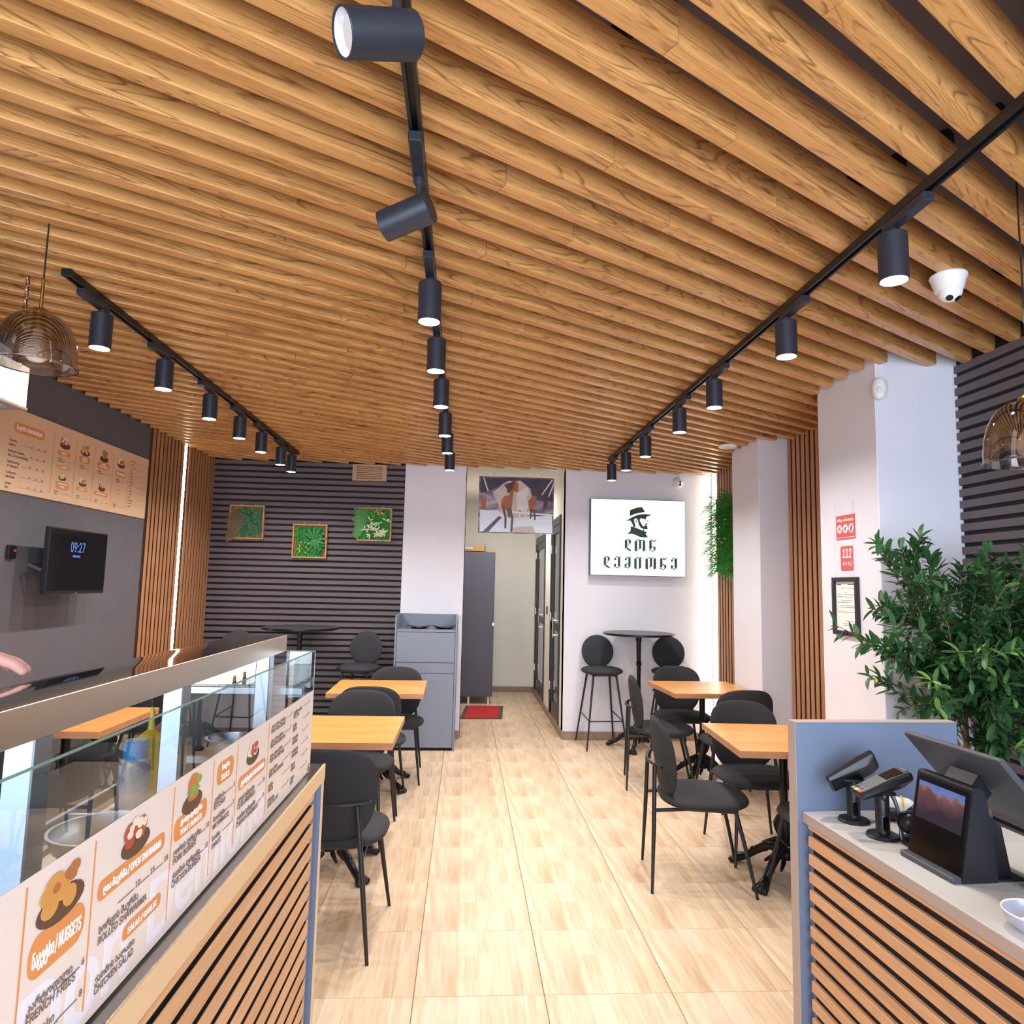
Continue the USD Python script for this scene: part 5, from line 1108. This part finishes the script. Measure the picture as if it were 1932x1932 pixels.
part(cbw, 'shell', lathe([(0,0),(.040,0),(.055,.014),(.0625,.034),(.064,.036),(.0605,.036),(.053,.016),(.038,.003),(0,.003)], 44), 'clear_plastic_rim'); part(cbw, 'rim', tube([(.0625*math.cos(a), .0625*math.sin(a), .0365) for a in np.linspace(0, 2*np.pi, 45)], .0018, 6, False), 'print_pale')
part(cbw, 'sweet', [tr(pad(.016, .012, .010, 2.6, 14, 3), .028*math.cos(a)*(i % 3)/1.6, .028*math.sin(a)*(i % 3)/1.6, .010+.004*(i % 2)) for i, a in enumerate(np.arange(12)*2.1)], 'candy_white', kind='stuff', label='white wrapped sweets'); part(cbw, 'biscuit', tr(bx(-.012, .014, -.01, .012, .016, .028, .003), .030, .008, 0), 'food_pale')
fb = thing('flyer_stand', 'white leaflet with red print standing behind the till display', 'leaflet', (1.365, 1.60, Z), 12); part(fb, 'sheet', rot(bx(-.055, .055, -.001, .001, 0, .11, .0005), 12, (1,0,0)), 'paper', smooth=False); part(fb, 'red_print', rot(bx(-.045, .03, -.0018, -.0011, .055, .095, .0003), 12, (1,0,0)), 'red_sign', smooth=False); part(fb, 'foot', bx(-.05, .05, -.02, .03, 0, .003, .001), 'clear_plastic_rim', smooth=False)

# ================================================================ olive tree behind the till counter
ot = thing('olive_tree', 'artificial olive tree with dense green leaves behind the till counter', 'tree', (2.27, 3.02, 0))
R = random.Random(21)
part(ot, 'pot', lathe([(0,0),(.13,0),(.17,.30),(.178,.30),(.178,.32),(.155,.32),(.15,.29),(0,.29)], 32), 'pot')
trunks = [bez((.0,.0,.28), (.03,.02,.55), (-.02,.03,.8), (.0,.02,1.25), 10), bez((.03,.01,.28), (.09,-.02,.6), (.04,.0,.9), (.10,.03,1.3), 10), bez((-.02,0,.28), (-.05,.02,.6), (-.08,0,.85), (-.12,.02,1.15), 10)]
for i, t_ in enumerate(trunks): part(ot, 'trunk', tube(t_, np.linspace(.022-.004*i, .009, 10), 9), 'trunk_bark', smooth=60)
br, LV, OL = [], [], []
def lim(p): return (-.62 < p[0] < .315) and (-.5 < p[1] < .40)
targets = [(-.37,.02,1.72), (-.22,.05,1.80), (-.42,-.02,1.34), (.02,.05,1.68), (.12,.02,1.74), (.22,.0,1.72), (.28,-.1,1.62), (-.30,.0,1.22), (-.36,-.05,1.05), (-.25,-.2,1.55), (-.05,-.3,1.6), (.1,-.33,1.5), (.25,-.3,1.45), (.28,-.2,1.3), (.2,-.35,1.2), (0,-.36,1.30), (-.15,-.33,1.35), (-.28,-.24,1.12), (-.12,-.3,1.05), (.08,-.33,1.0), (.26,-.25,1.02), (-.32,.1,1.5), (-.18,.2,1.45), (0,.25,1.5), (.2,.2,1.55), (.29,.05,1.2), (-.2,-.1,.95), (.25,-.05,.92), (-.05,-.2,.9), (-.1,0,1.62), (.17,-.15,1.62), (-.33,-.1,1.62), (.05,-.2,1.45), (-.2,-.28,1.22), (.3,-.3,1.15), (.16,-.28,1.35)]
for ti, tg_ in enumerate(targets):
    tk = trunks[R.randrange(3)]; st = tk[R.randrange(5, 10)]; e = np.array(tg_)
    mid = st*.5+e*.5+np.array([R.uniform(-.04, .04), R.uniform(-.04, .04), R.uniform(.02, .10)])
    pts = bez(st, st*.7+mid*.3+np.array([0,0,.05]), mid, e, 14); br.append(tube(pts, np.linspace(.0055, .0016, 14), 5))
    sub = [pts]
    for _ in range(5):
        j = R.randrange(4, 13); o = pts[j]; d = (e-st)/np.linalg.norm(e-st)+np.array([R.uniform(-.9, .9), R.uniform(-.9, .6), R.uniform(-.4, .7)]); L = R.uniform(.10, .20)
        q = bez(o, o+d*L*.3, o+d*L*.6+np.array([0,0,.02]), o+d*L*.9+np.array([0,0,.0]), 8); 
        if lim(q[-1]): br.append(tube(q, np.linspace(.003, .001, 8), 4)); sub.append(q)
    for q in sub:
        n = int(len(q)*1.35); tt = np.linspace(.28 if q is pts else .1, 1, n*2)
        for k, u in enumerate(tt):
            i = min(int(u*(len(q)-1)), len(q)-2); p = q[i]+(q[i+1]-q[i])*(u*(len(q)-1)-i); ax = q[min(i+1, len(q)-1)]-q[i]; ax = ax/np.linalg.norm(ax)
            s = np.cross(ax, (0,0,1)); s = s/(np.linalg.norm(s)+1e-9); w_ = np.cross(s, ax); a = k*math.pi+R.uniform(-.7, .7)+(k//2)*1.2
            d = ax*R.uniform(.35, .9)+s*math.cos(a)*.8+w_*math.sin(a)*.8; L = R.uniform(.050, .084); lf = leaf(L, L*R.uniform(.29, .36), R.uniform(-.1, .3), .3, 5); v = place_leaf(lf, p, d, (0,0,1), R.uniform(-.6, .6))
            if lim(v[-2]): LV.append((v, lf[1]))
        if R.random() < .32 and lim(q[-1]): OL.append(q[-2]+np.array([R.uniform(-.01, .01), -.012, -.012]))
part(ot, 'branch', br, 'trunk_bark', smooth=True, kind='stuff', label='thin branches and twigs')
LV.sort(key=lambda x: x[0][:, 1].mean())
for v, f in LV[:290]: part(ot, 'leaf', trimesh.Trimesh(v, f, process=False), 'olive_leaf', smooth=True)
part(ot, 'foliage', leaves(LV[290:]), 'olive_leaf', smooth=True, kind='stuff')
for i, o in enumerate(OL[:26]): m = ball((0,0,0), .011, 2); m.apply_scale((.85, .85, 1.2)); part(ot, 'olive', tr(m, *o), 'olive_fruit' if i % 7 else 'yellow_fruit')
